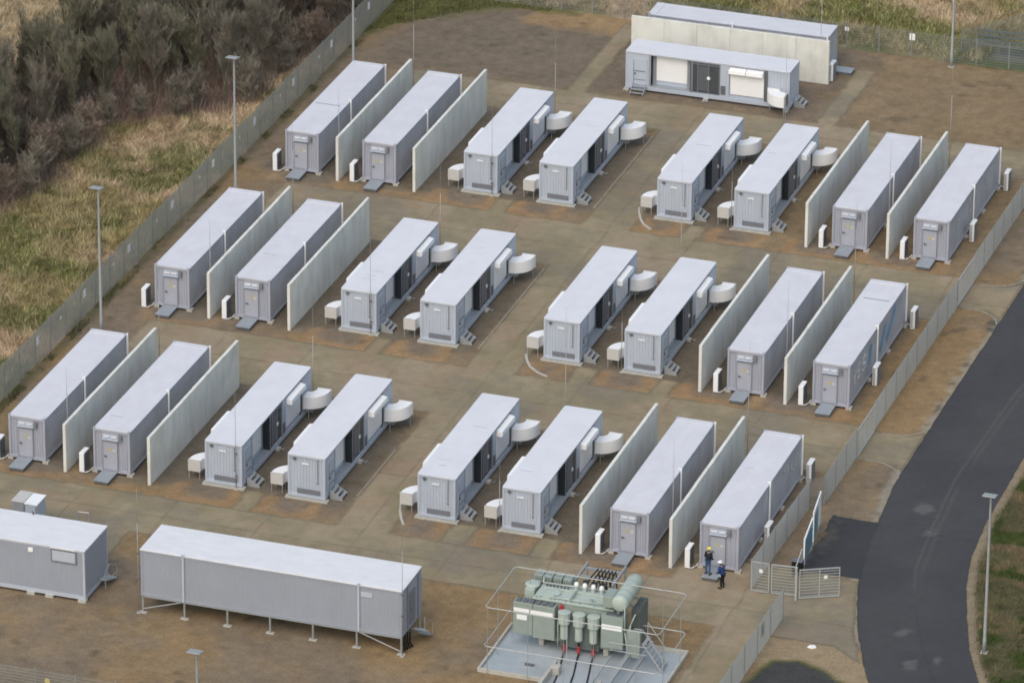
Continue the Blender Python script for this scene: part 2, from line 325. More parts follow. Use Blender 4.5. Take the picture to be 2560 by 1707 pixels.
def road_col(x, y):
    n1, n2, n3 = fbm(x, y, 5, 51), fbm(x, y, 1.2, 52), fbm(x, y, .4, 53, 2)
    c = np.zeros(x.shape+(3,))+np.array([.073, .074, .081]); c = mixc(c, (.083, .083, .088), sm(n1-.5, .1))
    JX = np.interp(y, [4, 18, 26, 31.8, 36, 41.2, 49.3, 61, 80, 140], [60, 56.5, 52.95, 50.8, 49.7, 49.2, 48.75, 49.1, 50.6, 54])
    d = np.abs(x-JX+(n2-.5)*.10); c = mixc(c, (.15, .148, .145), np.clip(1-d/.11, 0, 1)*.55*np.clip((y-30)/4, 0, 1)); c = mixc(c, (.05, .05, .055), np.clip(1-d/.08, 0, 1)*.7*np.clip((35-y)/4, 0, 1))
    d = np.abs(x-JX-.42+(n2-.5)*.16); c = mixc(c, (.13, .125, .125), np.clip(1-d/.2, 0, 1)*.45*np.clip((y-33)/4, 0, 1)*sm(n1-.42, .1))
    for bx, by, br in ((51.15, 28.0, .38), (52.6, 24.25, .42), (53.9, 25.35, .2), (49.2, 41.3, .35), (48.0, 44.4, .5), (49.9, 66, .3)):
        q = br-np.hypot(x-bx, (y-by)*.75)+(n3-.5)*.5; c = mixc(c, (.20, .198, .195), sm(q, .15)*.45)
    rp_ = poly(x, y, RL+RR); sp = np.minimum(rect(x, y, 42, 48, 33.8, 41.9, .1), -rp_); jn = np.clip(1-np.abs(rp_+(n2-.5)*.06)/.09, 0, 1)*(x < 50); c = mixc(c, (.04, .042, .045), jn*.7); c = mixc(c, (.056, .059, .066), sm(sp, .15)*.7)
    q = .5-np.hypot(x-43.3, (y-38.5)*.25)+(n3-.5)*1.0; c = mixc(c, (.15, .13, .115), sm(q, .4)*.6)
    c = mixc(c, (.05, .05, .056), np.clip(1-np.abs(y-41.2+(x-49)*.03)/.07, 0, 1)*.6*(x > 46))
    return np.clip(c*(.73+.08*n2+.08*n3)[..., None], .01, 1)

def set_col(me, c):
    a = me.color_attributes.new('Col', 'FLOAT_COLOR', 'POINT'); buf = np.ones((len(me.vertices), 4), np.float32); buf[:, :3] = c; a.data.foreach_set('color', buf.ravel())
def np_mesh(name, V, F, m, c=None):
    me = bpy.data.meshes.new(name); V = np.asarray(V, np.float32); F = np.asarray(F, np.int32); k = F.shape[1]
    me.vertices.add(len(V)); me.vertices.foreach_set('co', V.ravel()); me.loops.add(F.size); me.loops.foreach_set('vertex_index', F.ravel())
    me.polygons.add(len(F)); me.polygons.foreach_set('loop_start', np.arange(0, F.size, k, dtype=np.int32)); me.polygons.foreach_set('loop_total', np.full(len(F), k, np.int32))
    me.update(calc_edges=True); me.validate(); me.materials.append(m)
    if c is not None: set_col(me, c)
    o = bpy.data.objects.new(name, me); COL.objects.link(o); return o
def grid_faces(nx, ny):
    i, j = np.meshgrid(np.arange(nx-1), np.arange(ny-1), indexing='ij'); a = (i*ny+j).ravel(); return np.stack([a, a+ny, a+ny+1, a+1], 1)
# base ground
gx = np.concatenate([[-3000, -800, -200, -90], np.arange(-62, 75, .24), [90, 200, 800, 3000]]); gy = np.concatenate([[-3000, -800, -200, -60], np.arange(-12, 150, .24), [180, 300, 800, 3000]])
X, Y = np.meshgrid(gx, gy, indexing='ij'); Z = np.zeros_like(X)
outm = np.clip((-12.5-X)/3, 0, 1)*(X > -100); Z += outm*((fbm(X, Y, 6, 81)-.5)*.5+(fbm(X, Y, 1.3, 82)-.5)*.25)
outn = np.clip((Y-117)/3, 0, 1)*(Y < 170); Z += outn*((fbm(X, Y, 6, 81)-.4)*.6+(fbm(X, Y, 1.3, 82)-.5)*.3)
oute = np.clip((X-np.interp(Y, [p[1] for p in RR], [p[0] for p in RR])-.5)/2, 0, 1)*(X < 85); Z += oute*((fbm(X, Y, 1.6, 85)-.5)*.35)
g = np_mesh('ground', np.stack([X.ravel(), Y.ravel(), Z.ravel()], 1), grid_faces(len(gx), len(gy)), M['ground'], ground_col(X, Y).reshape(-1, 3)); tag(g, kind='structure')
def sheet(name, fn, colfn, x0, x1, y0, y1, z, m, step=.2):
    xs = np.arange(x0, x1, step); ys = np.arange(y0, y1, step); X, Y = np.meshgrid(xs, ys, indexing='ij'); d = fn(X, Y)
    gx_, gy_ = np.gradient(d, step); gl = np.hypot(gx_, gy_)+1e-6; near = (np.abs(d) < step*.55)
    X2 = np.where(near, X-d*gx_/gl**2*np.minimum(gl, 1.5), X); Y2 = np.where(near, Y-d*gy_/gl**2*np.minimum(gl, 1.5), Y); lim = step*.4
    X2 = np.clip(X2, X-lim, X+lim); Y2 = np.clip(Y2, Y-lim, Y+lim); ok = (d > 0) | near
    F = grid_faces(len(xs), len(ys)); okf = ok.ravel()[F].all(1) & ((d.ravel()[F] > 0).sum(1) >= 1); F = F[okf]
    used = np.unique(F); mp = np.full(ok.size, -1); mp[used] = np.arange(len(used)); c = colfn(X2, Y2).reshape(-1, 3)[used]
    V = np.stack([X2.ravel()[used], Y2.ravel()[used], np.full(len(used), z)], 1)
    o = np_mesh(name, V, mp[F], m, c); return tag(o, kind='structure')
sheet('path', f_path, path_col, -14, 51.5, 3.5, 117, .008, M['path'], .14)
sheet('road', f_road, road_col, 41.5, 68, 3, 132, .012, M['asphalt'], .11)

# kerb strips and the pale curved kerbs
def strip(pts, w, h, name='kerb', m='conc_light'):
    mb = MB(); P = [Vector((*p, 0)) for p in pts]; L = []; Rr = []
    for i, p in enumerate(P):
        d = (P[min(i+1, len(P)-1)]-P[max(i-1, 0)]).normalized(); n = Vector((-d.y, d.x, 0)); L.append(p+n*w/2); Rr.append(p-n*w/2)
    mb.prism([(q.x, q.y) for q in Rr]+[(q.x, q.y) for q in reversed(L)], -.02, h); return tag(mb.build(name, M[m]), kind='structure')
for r in (1, 2, 3):
    y = YC[r]; strip([(14.42, y+(1.5 if r == 3 else .2)), (14.42, y+(8.5 if r == 3 else 13.8))], .10, .03, m='kerb')
    pts = [(17.35, y+1.35), (17.62, y+.45), (18.0, y-.45), (18.45, y-1.25), (19.2, y-1.95), (20.0, y-2.35)]
    strip(pts[:5] if r == 1 else pts[1:] if r == 2 else pts[:4], .15, .06)
for cy, s in ((79.6, 1), (73.0, -1), (55.2, 1), (48.6, -1)):
    strip([(42.7, cy-s*1.25)]+[(43.3+2.1*math.sin(t), cy-s*1.25+s*2.3*(1-math.cos(t))) for t in np.linspace(.1, 1.35, 9)], .10, .03, m='kerb')

# ------------------------------------------------------------------ battery containers (45 ft, door in the end)
def battery_proto(L=13.68):
    w, H, z0 = 2.46, 3.04, .16
    t = thing('battery_container', 'x', 'container', group='battery containers')
    MB().corr((w-.05, .12), (w-.05, L-.12), z0+.12, H-.1, 1, 0, .28, .022).corr((.05, L-.12), (.05, .12), z0+.12, H-.1, -1, 0, .28, .022).corr((w-.1, L-.05), (.1, L-.05), z0+.12, H-.1, 0, 1).box(.1, w-.1, .12, L-.1, z0+.05, H-.2).build('side_wall', M['bat_side'], t)
    MB().corr((.12, .07), (.62, .07), z0+.14, H-.16, 0, -1, .17, .045).corr((1.68, .07), (w-.12, .07), z0+.14, H-.16, 0, -1, .17, .045).quad((.62, .045, z0+.1), (1.68, .045, z0+.1), (1.68, .045, H-.16), (.62, .045, H-.16)).build('end_wall', M['bat_wall'], t)
    f = MB()
    for x in (0, w-.13):
        for y in (0, L-.13): f.box(x, x+.13, y, y+.13, z0, H)
    f.box(.13, w-.13, .0, .12, z0, z0+.16).box(.13, w-.13, .0, .14, H-.16, H-.012).box(.13, w-.13, L-.12, L, z0, z0+.16).box(.13, w-.13, L-.12, L, H-.14, H-.012)
    for x in (0, w-.08): f.box(x, x+.08, .13, L-.13, z0, z0+.15).box(x, x+.08, .13, L-.13, H-.10, H-.02)
    f.build('frame', M['bat_wall'], t, bevel=.01)
    for x in (-.01, w-.17):
        for y in (-.01, L-.17): MB().box(x, x+.18, y, y+.18, H+.002, H+.03).build('corner_casting', M['bat_wall'], t)
    ro = MB().box(.02, w-.02, .62, L-.5, H-.05, H-.015).box(.16, w-.16, .0, .618, H-.03, H+.022).box(.03, w-.03, L-.498, L-.0, H-.03, H+.012)
    ro.box(.03, .2, .19, .616, H-.03, H+.005).box(w-.2, w-.03, .19, .616, H-.03, H+.005)
    y = 1.1
    while y < L-.8: ro.box(.18, w-.18, y, y+.10, H-.016, H-.0125); y += .42
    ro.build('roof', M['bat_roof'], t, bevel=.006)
    d = MB().box(.66, 1.62, -.0, .06, z0+.12, 2.25).build('door', M['bat_wall'], t, bevel=.012)
    MB().box(.64, .672, -.012, .03, z0+.1, 2.28).box(1.612, 1.645, -.012, .03, z0+.1, 2.28).box(.672, 1.612, -.010, .03, 2.25, 2.30).build('door_frame', M['grille'], d)
    MB().box(.76, .84, -.07, 0, 1.18, 1.30).box(.78, .95, -.075, -.045, 1.22, 1.26).build('handle', M['darkgrey'], d)
    MB().prism([(1.0, 0), (1.28, 0), (1.14, .24)], 0, .004).build('tmp', M['yellow'])
    bpy.data.objects.remove(bpy.data.objects['tmp'])
    s = MB(); s.v = [(.98, -.006, 1.62), (1.26, -.006, 1.62), (1.12, -.006, 1.90), (.98, -.002, 1.62), (1.26, -.002, 1.62), (1.12, -.002, 1.90)]; s.f = [(0, 1, 2), (5, 4, 3), (0, 3, 4, 1), (1, 4, 5, 2), (2, 5, 3, 0)]
    s.build('warning_triangle', M['yellow'], d); MB().box(1.30, 1.50, -.007, -.001, 1.60, 1.76).build('notice', M['palesign'], d)
    cn = MB().prism([(.62, -.17), (1.70, -.17), (1.70, .04), (.62, .04)], 2.40, 2.43).box(.64, 1.68, -.0, .04, 2.43, 2.70).build('canopy', M['inv_wall'], t, bevel=.008)
    for a in (.72, 1.22): MB().box(a, a+.38, -.08, -.002, 2.56, 2.66).build('lamp_housing', M['inv_roof'], cn, bevel=.01)
    MB().box(1.74, 1.94, -.12, .05, 2.40, 2.78).build('junction_box', M['grille'], t, bevel=.01)
    MB().box(w+.002, w+.10, 6.38, 6.50, .45, 3.1).box(w-.12, w+.10, 6.38, 6.50, 3.1, 3.18).build('cable_duct', M['white'], t, bevel=.01)
    MB().box(w+.002, w+.10, L-.14, L-.03, .40, 3.12).build('cable_duct', M['white'], t, bevel=.01)
    for x in (.0, w-.1):
        for y in (-.02, 4.5, 9.1, L-.4): MB().box(x-.12, x+.25, y, y+.42, .0, z0).build('footing', M['conc_light'], t)
    return t
def ramp_proto():
    t = thing('entrance_platform', 'x', 'platform', group='entrance platforms of the battery containers')
    MB().box(.62, 1.62, -1.62, -.12, .22, .27).build('deck', M['ramp'], t, bevel=.008)
    MB().box(.66, .70, -1.58, -.16, 0, .22).box(1.54, 1.58, -1.58, -.16, 0, .22).box(.70, 1.54, -1.58, -1.54, .05, .2).build('support_frame', M['darkgrey'], t)
    return t
def ac_proto(white=True):
    t = thing('air_conditioner', 'x', 'air conditioner', group='outdoor air conditioner units')
    MB().box(0, .32, 0, .92, .06, 1.38).build('casing', M['white'], t, bevel=.025)
    g = MB().box(.321, .33, .06, .86, .12, 1.30)
    g.build('fan_grille', M['darkgrey'] if white else M['grille'], t)
    s = MB()
    if white: s.box(.03, .29, .08, .16, 0, .06).box(.03, .29, .76, .84, 0, .06)
    else:
        for k in range(9): s.box(.02, .20, -.012, -.002, .16+k*.13, .23+k*.13)
        s.box(.03, .29, .08, .16, 0, .06).box(.03, .29, .76, .84, 0, .06)
    s.build('feet' if white else 'side_louvre', M['grille'], t)
    MB().path([(.2, .1, .09) if white else (.05, .45, .15), (.42, .05, .07) if white else (-.2, .5, .12), (.62, .3, .12) if white else (-.48, .6, .2), (.74, .5, .28) if white else (-.52, .62, .45)], .045).build('pipe', M['palesign'], t, smooth=True)
    return t
# ------------------------------------------------------------------ inverter containers (40 ft)
def elbow(xf, ya, yb, xo, ye, z0, z1, sx=1):
    """duct leaving a wall x=xf between ya,yb, bending to end at y=ye, outer side x=xf+sx*xo"""
    w = abs(yb-ya); s = 1 if ye > ya else -1; Rr = min(xo, abs(ye-ya)); Ri = Rr-w
    outer = [(0, 0)]; cx, cy = xo-Rr, Rr
    arc = [(cx+Rr*math.sin(t), cy-Rr*math.cos(t)) for t in np.linspace(0, math.pi/2, 13)]; iarc = [(cx+max(Ri, .12)*math.sin(t), cy-max(Ri, .12)*math.cos(t)) for t in np.linspace(math.pi/2, 0, 9)]
    E = abs(ye-ya); pts = [(0, 0)]+arc+[(xo, E), (cx+max(Ri, .12), E)]+iarc+[(0, cy-max(Ri, .12))]
    P = []
    for p in pts:
        q = (xf+sx*p[0], ya+s*p[1])
        if not P or math.hypot(q[0]-P[-1][0], q[1]-P[-1][1]) > 1e-4: P.append(q)
    if (sx*s) < 0: P.reverse()
    return MB().prism(P, z0, z1)
def inverter_proto(L=12.27):
    w, H, z0 = 2.46, 2.99, .16
    t = thing('inverter_container', 'x', 'container', group='inverter containers')
    f = MB()
    for x in (0, w-.13):
        for y in (0, L-.13): f.box(x, x+.13, y, y+.13, z0, H-.03)
    f.box(.13, w-.13, 0, .10, z0, z0+.2).box(.13, w-.13, 0, .12, H-.14, H-.03).box(.13, w-.13, L-.1, L, z0, z0+.2).box(.13, w-.13, L-.1, L, H-.14, H-.03)
    for x in (0, w-.10): f.box(x, x+.10, .13, L-.13, z0, z0+.30).box(x, x+.10, .13, L-.13, H-.11, H-.03)
    f.build('frame', M['inv_wall'], t, bevel=.01)
    MB().corr((.13, .05), (w-.13, .05), z0+.18, H-.12, 0, -1, .2, .04).corr((w-.13, L-.05), (.13, L-.05), z0+.18, H-.12, 0, 1, .2, .04).corr((.04, L-.13), (.04, .13), z0+.28, H-.1, -1, 0, .25, .04)\
        .corr((w-.04, 10.65), (w-.04, L-.13), z0+.28, H-.1, 1, 0, .2, .035).box(w-.10, w-.03, .13, 1.75, z0+.28, H-.1).box(.1, w-.5, .13, L-.13, z0+.1, H-.12)\
        .box(w-.5, w-.08, .14, 1.9, z0+.28, H-.13).box(w-.5, w-.12, 5.0, L-.16, z0+.28, H-.13).build('wall', M['inv_wall'], t)
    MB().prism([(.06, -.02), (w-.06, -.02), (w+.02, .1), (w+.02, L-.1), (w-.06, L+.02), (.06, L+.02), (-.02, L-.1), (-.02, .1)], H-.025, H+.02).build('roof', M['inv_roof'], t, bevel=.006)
    d = MB().box(w-.028, w+.012, .55, 1.62, z0+.36, 2.55).build('side_door', M['inv_wall'], t, bevel=.01)
    MB().box(w+.014, w+.04, .62, 1.5, 1.55, 1.62).box(w+.014, w+.04, .62, 1.5, .9, .95).box(w+.013, w+.03, .60, .64, .6, 2.4).build('hinge_bar', M['grille'], d)
    MB().box(w+.014, w+.08, .68, .78, 1.3, 1.45).build('handle', M['darkgrey'], d)
    MB().box(w-.51, w-.02, 1.9, 4.86, z0+.301, z0+.36).build('floor_sill', M['ramp'], t)
    MB().box(w-.50, w-.44, 2.2, 4.5, .85, 2.78).build('transformer_panel', M['white'], t, bevel=.01)
    MB().box(w-.495, w-.03, 1.80, 1.9, z0+.31, H-.12).box(w-.497, w-.46, 1.9, 2.2, z0+.37, H-.13).build('recess_lining', M['recess'], t); MB().box(w-.497, w-.46, 4.5, 4.86, z0+.37, H-.13).build('recess_lining', M['recess'], t)
    o_ = MB().box(w-.47, w-.02, 4.84, 4.90, z0+.36, H-.13).build('dark_opening', M['dark'], t)  # solid slab, painted near-black for the dark of an open grille
    g = MB().box(w-.10, w-.06, 4.92, 7.0, z0+.36, H-.2).build('glazed_door', M['glass'], t)
    fr = MB().box(w-.06, w+.0, 4.90, 5.06, z0+.36, H-.12)
    for y in (5.4, 6.2, 7.0): fr.box(w-.06, w-.01, y, y+.06, z0+.36, H-.12)
    fr.box(w-.06, w-.02, 5.06, 7.0, H-.32, H-.26); fr.build('door_frame', M['grille'], g)
    lv = MB()
    for k in range(8): lv.box(w-.06, w-.045, 5.52+k*.085, 5.55+k*.085, .7, 2.55)
    lv.build('louvre', M['grille'], g)
    MB().lathe((w-.01, 6.23, 1.72), [(.13, 0), (.13, .03)], 12, 'x').build('emblem', M['white'], g)
    MB().box(w-.10, w-.01, 7.10, 7.76, z0+.31, H-.12).build('pillar', M['inv_wall'], t)
    MB().box(w-.009, w+.03, 7.16, 7.5, .62, 1.28).build('control_box', M['darkgrey'], t)
    MB().box(w-.12, w-.02, 7.86, 10.35, .72, 2.50).build('cooler_cabinet', M['white'], t, bevel=.02)
    hd = MB()
    for y0 in (7.82, 9.1): 
        n = len(hd.v); y1 = y0+1.24
        sec = [(0, 2.36), (.34, 2.36), (.42, 2.44), (.38, 2.70), (.0, 2.80)]
        hd.v += [(w-.02+a, y0, b) for a, b in sec]+[(w-.02+a, y1, b) for a, b in sec]
        hd.f += [(n, n+1, n+2, n+3, n+4), (n+9, n+8, n+7, n+6, n+5)]+[(n+i, n+5+i, n+5+(i+1) % 5, n+(i+1) % 5) for i in range(5)]
    hd.build('rain_hood', M['white'], t, bevel=.015)
    MB().box(w-.11, w-.05, 10.37, 10.64, z0+.31, H-.12).build('dark_slot', M['darkgrey'], t)
    hw = MB(); n = 0; sec = [(0, 2.3), (-.30, 2.3), (-.36, 2.45), (-.34, 2.84), (0, 2.90)]
    hw.v = [(a, 1.95, b) for a, b in sec]+[(a, 4.75, b) for a, b in sec]; hw.f = [(4, 3, 2, 1, 0), (5, 6, 7, 8, 9)]+[((i+1) % 5, 5+(i+1) % 5, 5+i, i) for i in range(5)]
    hw.build('rain_hood', M['white'], t, bevel=.01)
    MB().box(-.09, 0, 2.0, 4.7, .72, 2.28).build('cooler_cabinet', M['white'], t, bevel=.02)
    vg = MB()
    for k in range(4): vg.box(.62, 2.08, -.004, .02, .44+k*.075, .495+k*.075)
    vg.box(.60, 2.10, .006, .03, .42, .74); vg.build('vent_grille', M['grille'], t)
    MB().box(.95, 1.40, -.005, .03, 2.42, 2.50).build('name_plate', M['white'], t)
    MB().lathe((.46, -.05, 2.74), [(.10, 0), (.13, .03), (.10, .055)], 10, 'y').build('floodlight', M['darkgrey'], t)  # dark round maker's badge near the corner, no lamp
    MB().box(1.95, 1.99, -.02, .03, 1.42, 2.82).box(1.93, 2.0, -.04, .03, 1.2, 1.34).build('cable_strip', M['grille'], t)
    a = elbow(w-.01, 10.68, 11.56, 1.36, 12.3, .76, 1.62).build('air_duct', M['white'], t, bevel=.03)
    MB().box(w, w+.05, 10.64, 11.60, .72, 1.66).build('flange', M['palesign'], a); MB().box(w+.44, w+1.39, 12.25, 12.31, .73, 1.65).build('flange', M['palesign'], a); MB().box(w+.52, w+1.31, 12.311, 12.32, .80, 1.57).build('outlet_mesh', M['darkgrey'], a)
    MB().box(w+.3, w+.34, 10.9, 10.94, 0, .78).build('duct_leg', M['steel'], a); MB().box(w+1.2, w+1.24, 12.2, 12.24, 0, .78).build('duct_leg', M['steel'], a)
    a = elbow(.01, 1.85, 1.05, 1.26, .35, .60, 1.34, -1).build('air_duct', M['white'], t, bevel=.03)
    MB().box(-1.27, -.46, .33, .39, .58, 1.36).build('flange', M['palesign'], a)
    [MB().box(x, x+.04, y, y+.04, 0, .6).build('duct_leg', M['steel'], a) for x, y in ((-1.24, .38), (-.54, .38), (-1.24, 1.1))]
    for y in (5.9, L-.4): MB().box(w-.22, w+.22, y, y+.36, 0, z0).build('footing', M['conc_light'], t); MB().box(-.25, .2, y, y+.36, 0, z0).build('footing', M['conc_light'], t)
    MB().box(-.16, w+.16, -.13, .3, .0, .12).build('footing', M['conc_light'], t)
    MB().box(w+.05, w+.5, 6.1, 6.14, .05, .12).box(w+.46, w+.5, 5.9, 6.3, .05, .12).build('earthing_bracket', M['steel'], t)
    return t
def steps_proto():
    t = thing('metal_steps', 'x', 'steps', group='metal steps at the inverter doors')
    for k in range(3): MB().box(.08+k*.26, .30+k*.26, 0, .95, .50-k*.17, .53-k*.17).build('tread', M['steel'], t)
    MB().prism([(0, 0), (1, 0), (1, .02), (0, .02)], 0, 0.001)
    for y in (-.03, .95):
        s = MB(); n = 0; P = [(.02, 0), (.86, 0), (.86, .12), (.10, .62), (.02, .62)]
        s.v += [(a, y, b) for a, b in P]+[(a, y+.03, b) for a, b in P]; s.f += [(n, n+1, n+2, n+3, n+4), (n+9, n+8, n+7, n+6, n+5)]+[(n+(i+1) % 5, n+i, n+5+i, n+5+(i+1) % 5) for i in range(5)]; s.build('side_plate', M['steel'], t)
    return t

ROWN = {1: 'back row', 2: 'middle row', 3: 'front row'}
COLN = {'A': 'far left', 'B': 'second from the left', 'C': 'third from the left', 'D': 'fourth, left of the aisle', 'E': 'fifth, right of the aisle', 'F': 'sixth from the left', 'G': 'seventh from the left', 'H': 'far right'}
bp, rp, ap, ap2 = battery_proto(), ramp_proto(), ac_proto(True), ac_proto(False)
ip, sp_ = inverter_proto(), steps_proto()
BC = {}
def strokes(mb, plane, L, wd=.12, th=.006):
    for pl in L:
        for (a, b), (c, d) in zip(pl, pl[1:]):
            l = math.hypot(c-a, d-b); ny, nz = -(d-b)/l*wd/2, (c-a)/l*wd/2
            P = [(a+ny, b+nz), (a-ny, b-nz), (c-ny, d-nz), (c+ny, d+nz)]
            n = len(mb.v); mb.v += [(plane, p, q) for p, q in P]+[(plane+th, p, q) for p, q in P]
            mb.f += [(n, n+1, n+2, n+3), (n+7, n+6, n+5, n+4), (n, n+4, n+5, n+1), (n+1, n+5, n+6, n+2), (n+2, n+6, n+7, n+3), (n+3, n+7, n+4, n)]
            th += .0006
    return mb
lab_extra = {'H1': ', faint curved lettering', 'H2': ', white letters and blue paint', 'H3': ', pale worn characters'}
for r in (1, 2, 3):
    for k, x in BAT.items():
        x += DX[r]; extra = lab_extra.get(k+str(r), '')
        BC[k+str(r)] = place(bp, (x, YB[r], 0), 'grey container with end door, %s in the %s%s' % ('far right' if k == 'H' else COLN[k], ROWN[r], extra), 0)
        place(rp, (x, YB[r], 0), 'grey steel platform before the door of the %s container in the %s' % ({'A': 'far left', 'B': 'second', 'G': 'seventh', 'H': 'far right'}[k], ROWN[r]), 0)
        place(ap, (x-.80, YB[r]-.42, 0), 'white air conditioner left of the %s container in the %s' % ({'A': 'far left', 'B': 'second', 'G': 'seventh', 'H': 'far right'}[k], ROWN[r]), 0)
    for k, x in INV.items():
        x += DX[r]
        place(ip, (x, YC[r], 0), 'pale inverter container with curved white ducts, %s in the %s' % (COLN[k], ROWN[r]), 0)
        place(sp_, (x+2.52, YC[r]+.62, 0), 'steel steps at the side door of the %s container in the %s' % ({'C': 'third', 'D': 'fourth', 'E': 'fifth', 'F': 'sixth'}[k], ROWN[r]), 0)
for r, ys in ((1, (84.85, 94.15)), (2, (60.5, 69.75)), (3, (36.2, 45.4))):
    for i, y in enumerate(ys): place(ap2, (40.17+DX[r], y, 0), 'white air conditioner by the right fence at the %s of the container, %s' % (('middle', 'rear end')[i], ROWN[r]), 0)
# the paint on the right-hand containers' long sides
pl = 2.43
y0 = YB[2]
GH2 = [[(1.1, 1.95), (1.35, 1.65), (1.35, 1.25)], [(1.35, 1.65), (1.75, 2.2)], [(2.65, 2.25), (2.0, 2.25), (2.0, 1.35), (2.7, 1.35)], [(2.0, 1.8), (2.5, 1.8)],
    [(3.9, 2.15), (3.6, 2.32), (3.15, 2.15), (3.2, 1.85), (3.75, 1.75), (3.9, 1.5), (3.5, 1.33), (3.05, 1.5)]]
for i, a in enumerate(GH2): strokes(MB(), pl, [a], .15, .006+.0007*i).build('letter', M['letter'], BC['H2'])
for i, a in enumerate([[(4.75, 1.2), (5.2, 2.35)], [(7.4, .9), (8.8, 2.25)], [(9.0, 1.0), (11.2, 2.5)]]): strokes(MB(), pl, [a], .55, .002+.0007*i).build('paint_stripe', M['blue'], BC['H2'])
def arc(cy, cz, ry, rz, a0, a1, n=10): return [(cy+ry*math.cos(t), cz+rz*math.sin(t)) for t in np.linspace(R(a0), R(a1), n)]
GH1 = [arc(2.2, 2.05, .45, .32, 160, -60), [(2.4, 1.8), (2.5, 1.5), (2.1, 1.3)], arc(4.6, 1.85, 1.35, .85, 60, -110, 12), arc(7.1, 2.0, .4, .45, 150, -70), [(7.1, 1.55), (7.05, 1.3)],
    [(9.6, 2.55), (9.7, 1.5), (11.6, 2.4), (11.7, 1.5)], [(9.7, 2.4), (11.9, 2.5)]]
for i, a in enumerate(GH1): strokes(MB(), pl, [a], .13, .006+.0007*i).build('letter', M['ghost'], BC['H1'])
GH3 = [arc(9.7, 2.0, .32, .45, 130, -130, 8), [(10.3, 1.5), (10.6, 2.4), (10.95, 1.5)], [(11.3, 1.5), (11.3, 2.35)], [(11.85, 2.3), (11.3, 1.9), (11.95, 1.5)], [(12.3, 1.55), (12.3, 2.3), (12.8, 2.3)]]
for i, a in enumerate(GH3): strokes(MB(), pl, [a], .11, .006+.0007*i).build('letter', M['ghost'], BC['H3'])
for k, (a, yy, x0, x1) in {'H2': (0, 10.6, .35, 2.1), 'A1': (0, 5.4, .25, 2.1)}.items():
    MB().box(x0, x1, yy, yy+.07, 3.026, 3.04).build('roof_seam', M['grille'], BC[k])

rm = random.Random(3)
for root in [o for o in bpy.data.objects if o.parent is None and o.name.startswith(('battery_container', 'inverter_container'))]:
    top = 3.0395 if root.name.startswith('bat') else 3.0115
    top = 3.026 if root.name.startswith('bat') else 3.0115
    for _ in range(rm.randint(1, 3)):
        x0 = rm.uniform(.3, 1.2); y0 = rm.uniform(1.5, 10.5); l = rm.uniform(.4, 1.1)
        MB().box(x0, x0+l, y0, y0+rm.uniform(.02, .06), top-.003, top+.003).build('roof_mark', M['ramp'] if rm.random() < .3 else M['off_roof'] if rm.random() < .3 else M['bat_roof'], root)
# ------------------------------------------------------------------ concrete walls
def wall_thing(x, y, L, H, rz, label, seed):
    t = thing('concrete_wall', label, 'wall', (x, y, 0), rz, 'free-standing concrete fire walls')
    n = 6; rs = random.Random(seed)
    for i in range(n):
        y0, y1 = L*i/n+.006, L*(i+1)/n-.006; o = rs.uniform(-.006, .006)
        MB().box(o, .2+o, y0, y1, 0, H+rs.uniform(-.01, .01)).build('wall_panel', M['concrete'], t, bevel=.012)
    return t
WX = [(-3.97, 'first'), (1.68, 'second'), (29.85, 'third'), (35.55, 'fourth')]
for r in (1, 2, 3):
    for i, (x, nm) in enumerate(WX): wall_thing(x+DX[r], {1: 80.3, 2: 55.95, 3: 31.5}[r], 15.3, 3.29, 0, 'long %sfree-standing concrete wall, %s from the left in the %s' % ('moss-streaked ' if (r, i) == (1, 1) else '', nm, ROWN[r]), r*10+i)
wall_thing(23.45, 108.75, 14.95, 3.33, R(90), 'concrete wall running crosswise behind the rearmost inverter container', 77)
# ------------------------------------------------------------------ rear pair (crosswise)
o = copy_tree(ip); o.location = (22.2, 102.95, 0); o.rotation_euler = (0, 0, 0); bpy.context.view_layer.update()
# an inverter turned a quarter turn: its equipment side faces south, its steps end west
o.rotation_euler = (0, 0, -R(90)); o.location = (9.93, 105.4, 0); o['label'] = 'pale inverter container standing crosswise before the rear concrete wall'; UN['I'] = o
o = copy_tree(sp_); o.location = (10.55, 102.88, 0); o.rotation_euler = (0, 0, -R(90)); o['label'] = 'steel steps at the left door of the crosswise inverter container'
o = copy_tree(sp_); o.location = (22.24, 103.9, 0); o.rotation_euler = (0, 0, 0); o['label'] = 'steel steps at the right end of the crosswise inverter container'
o = copy_tree(BC['B1']); o.location = (9.3, 112.7, 0); o.rotation_euler = (0, 0, -R(90)); o['label'] = 'grey battery container crosswise behind the rear concrete wall, by the back fence'
o = copy_tree(rp); o.location = (25.2, 110.2, 0); o.rotation_euler = (0, 0, R(90)); o.location = (22.95, 110.2, 0); o['label'] = 'grey steel platform at the right end of the rearmost container'
o = copy_tree(ap2); o.location = (23.3, 109.3, 0); o['label'] = 'white air conditioner at the right end of the rear concrete wall'

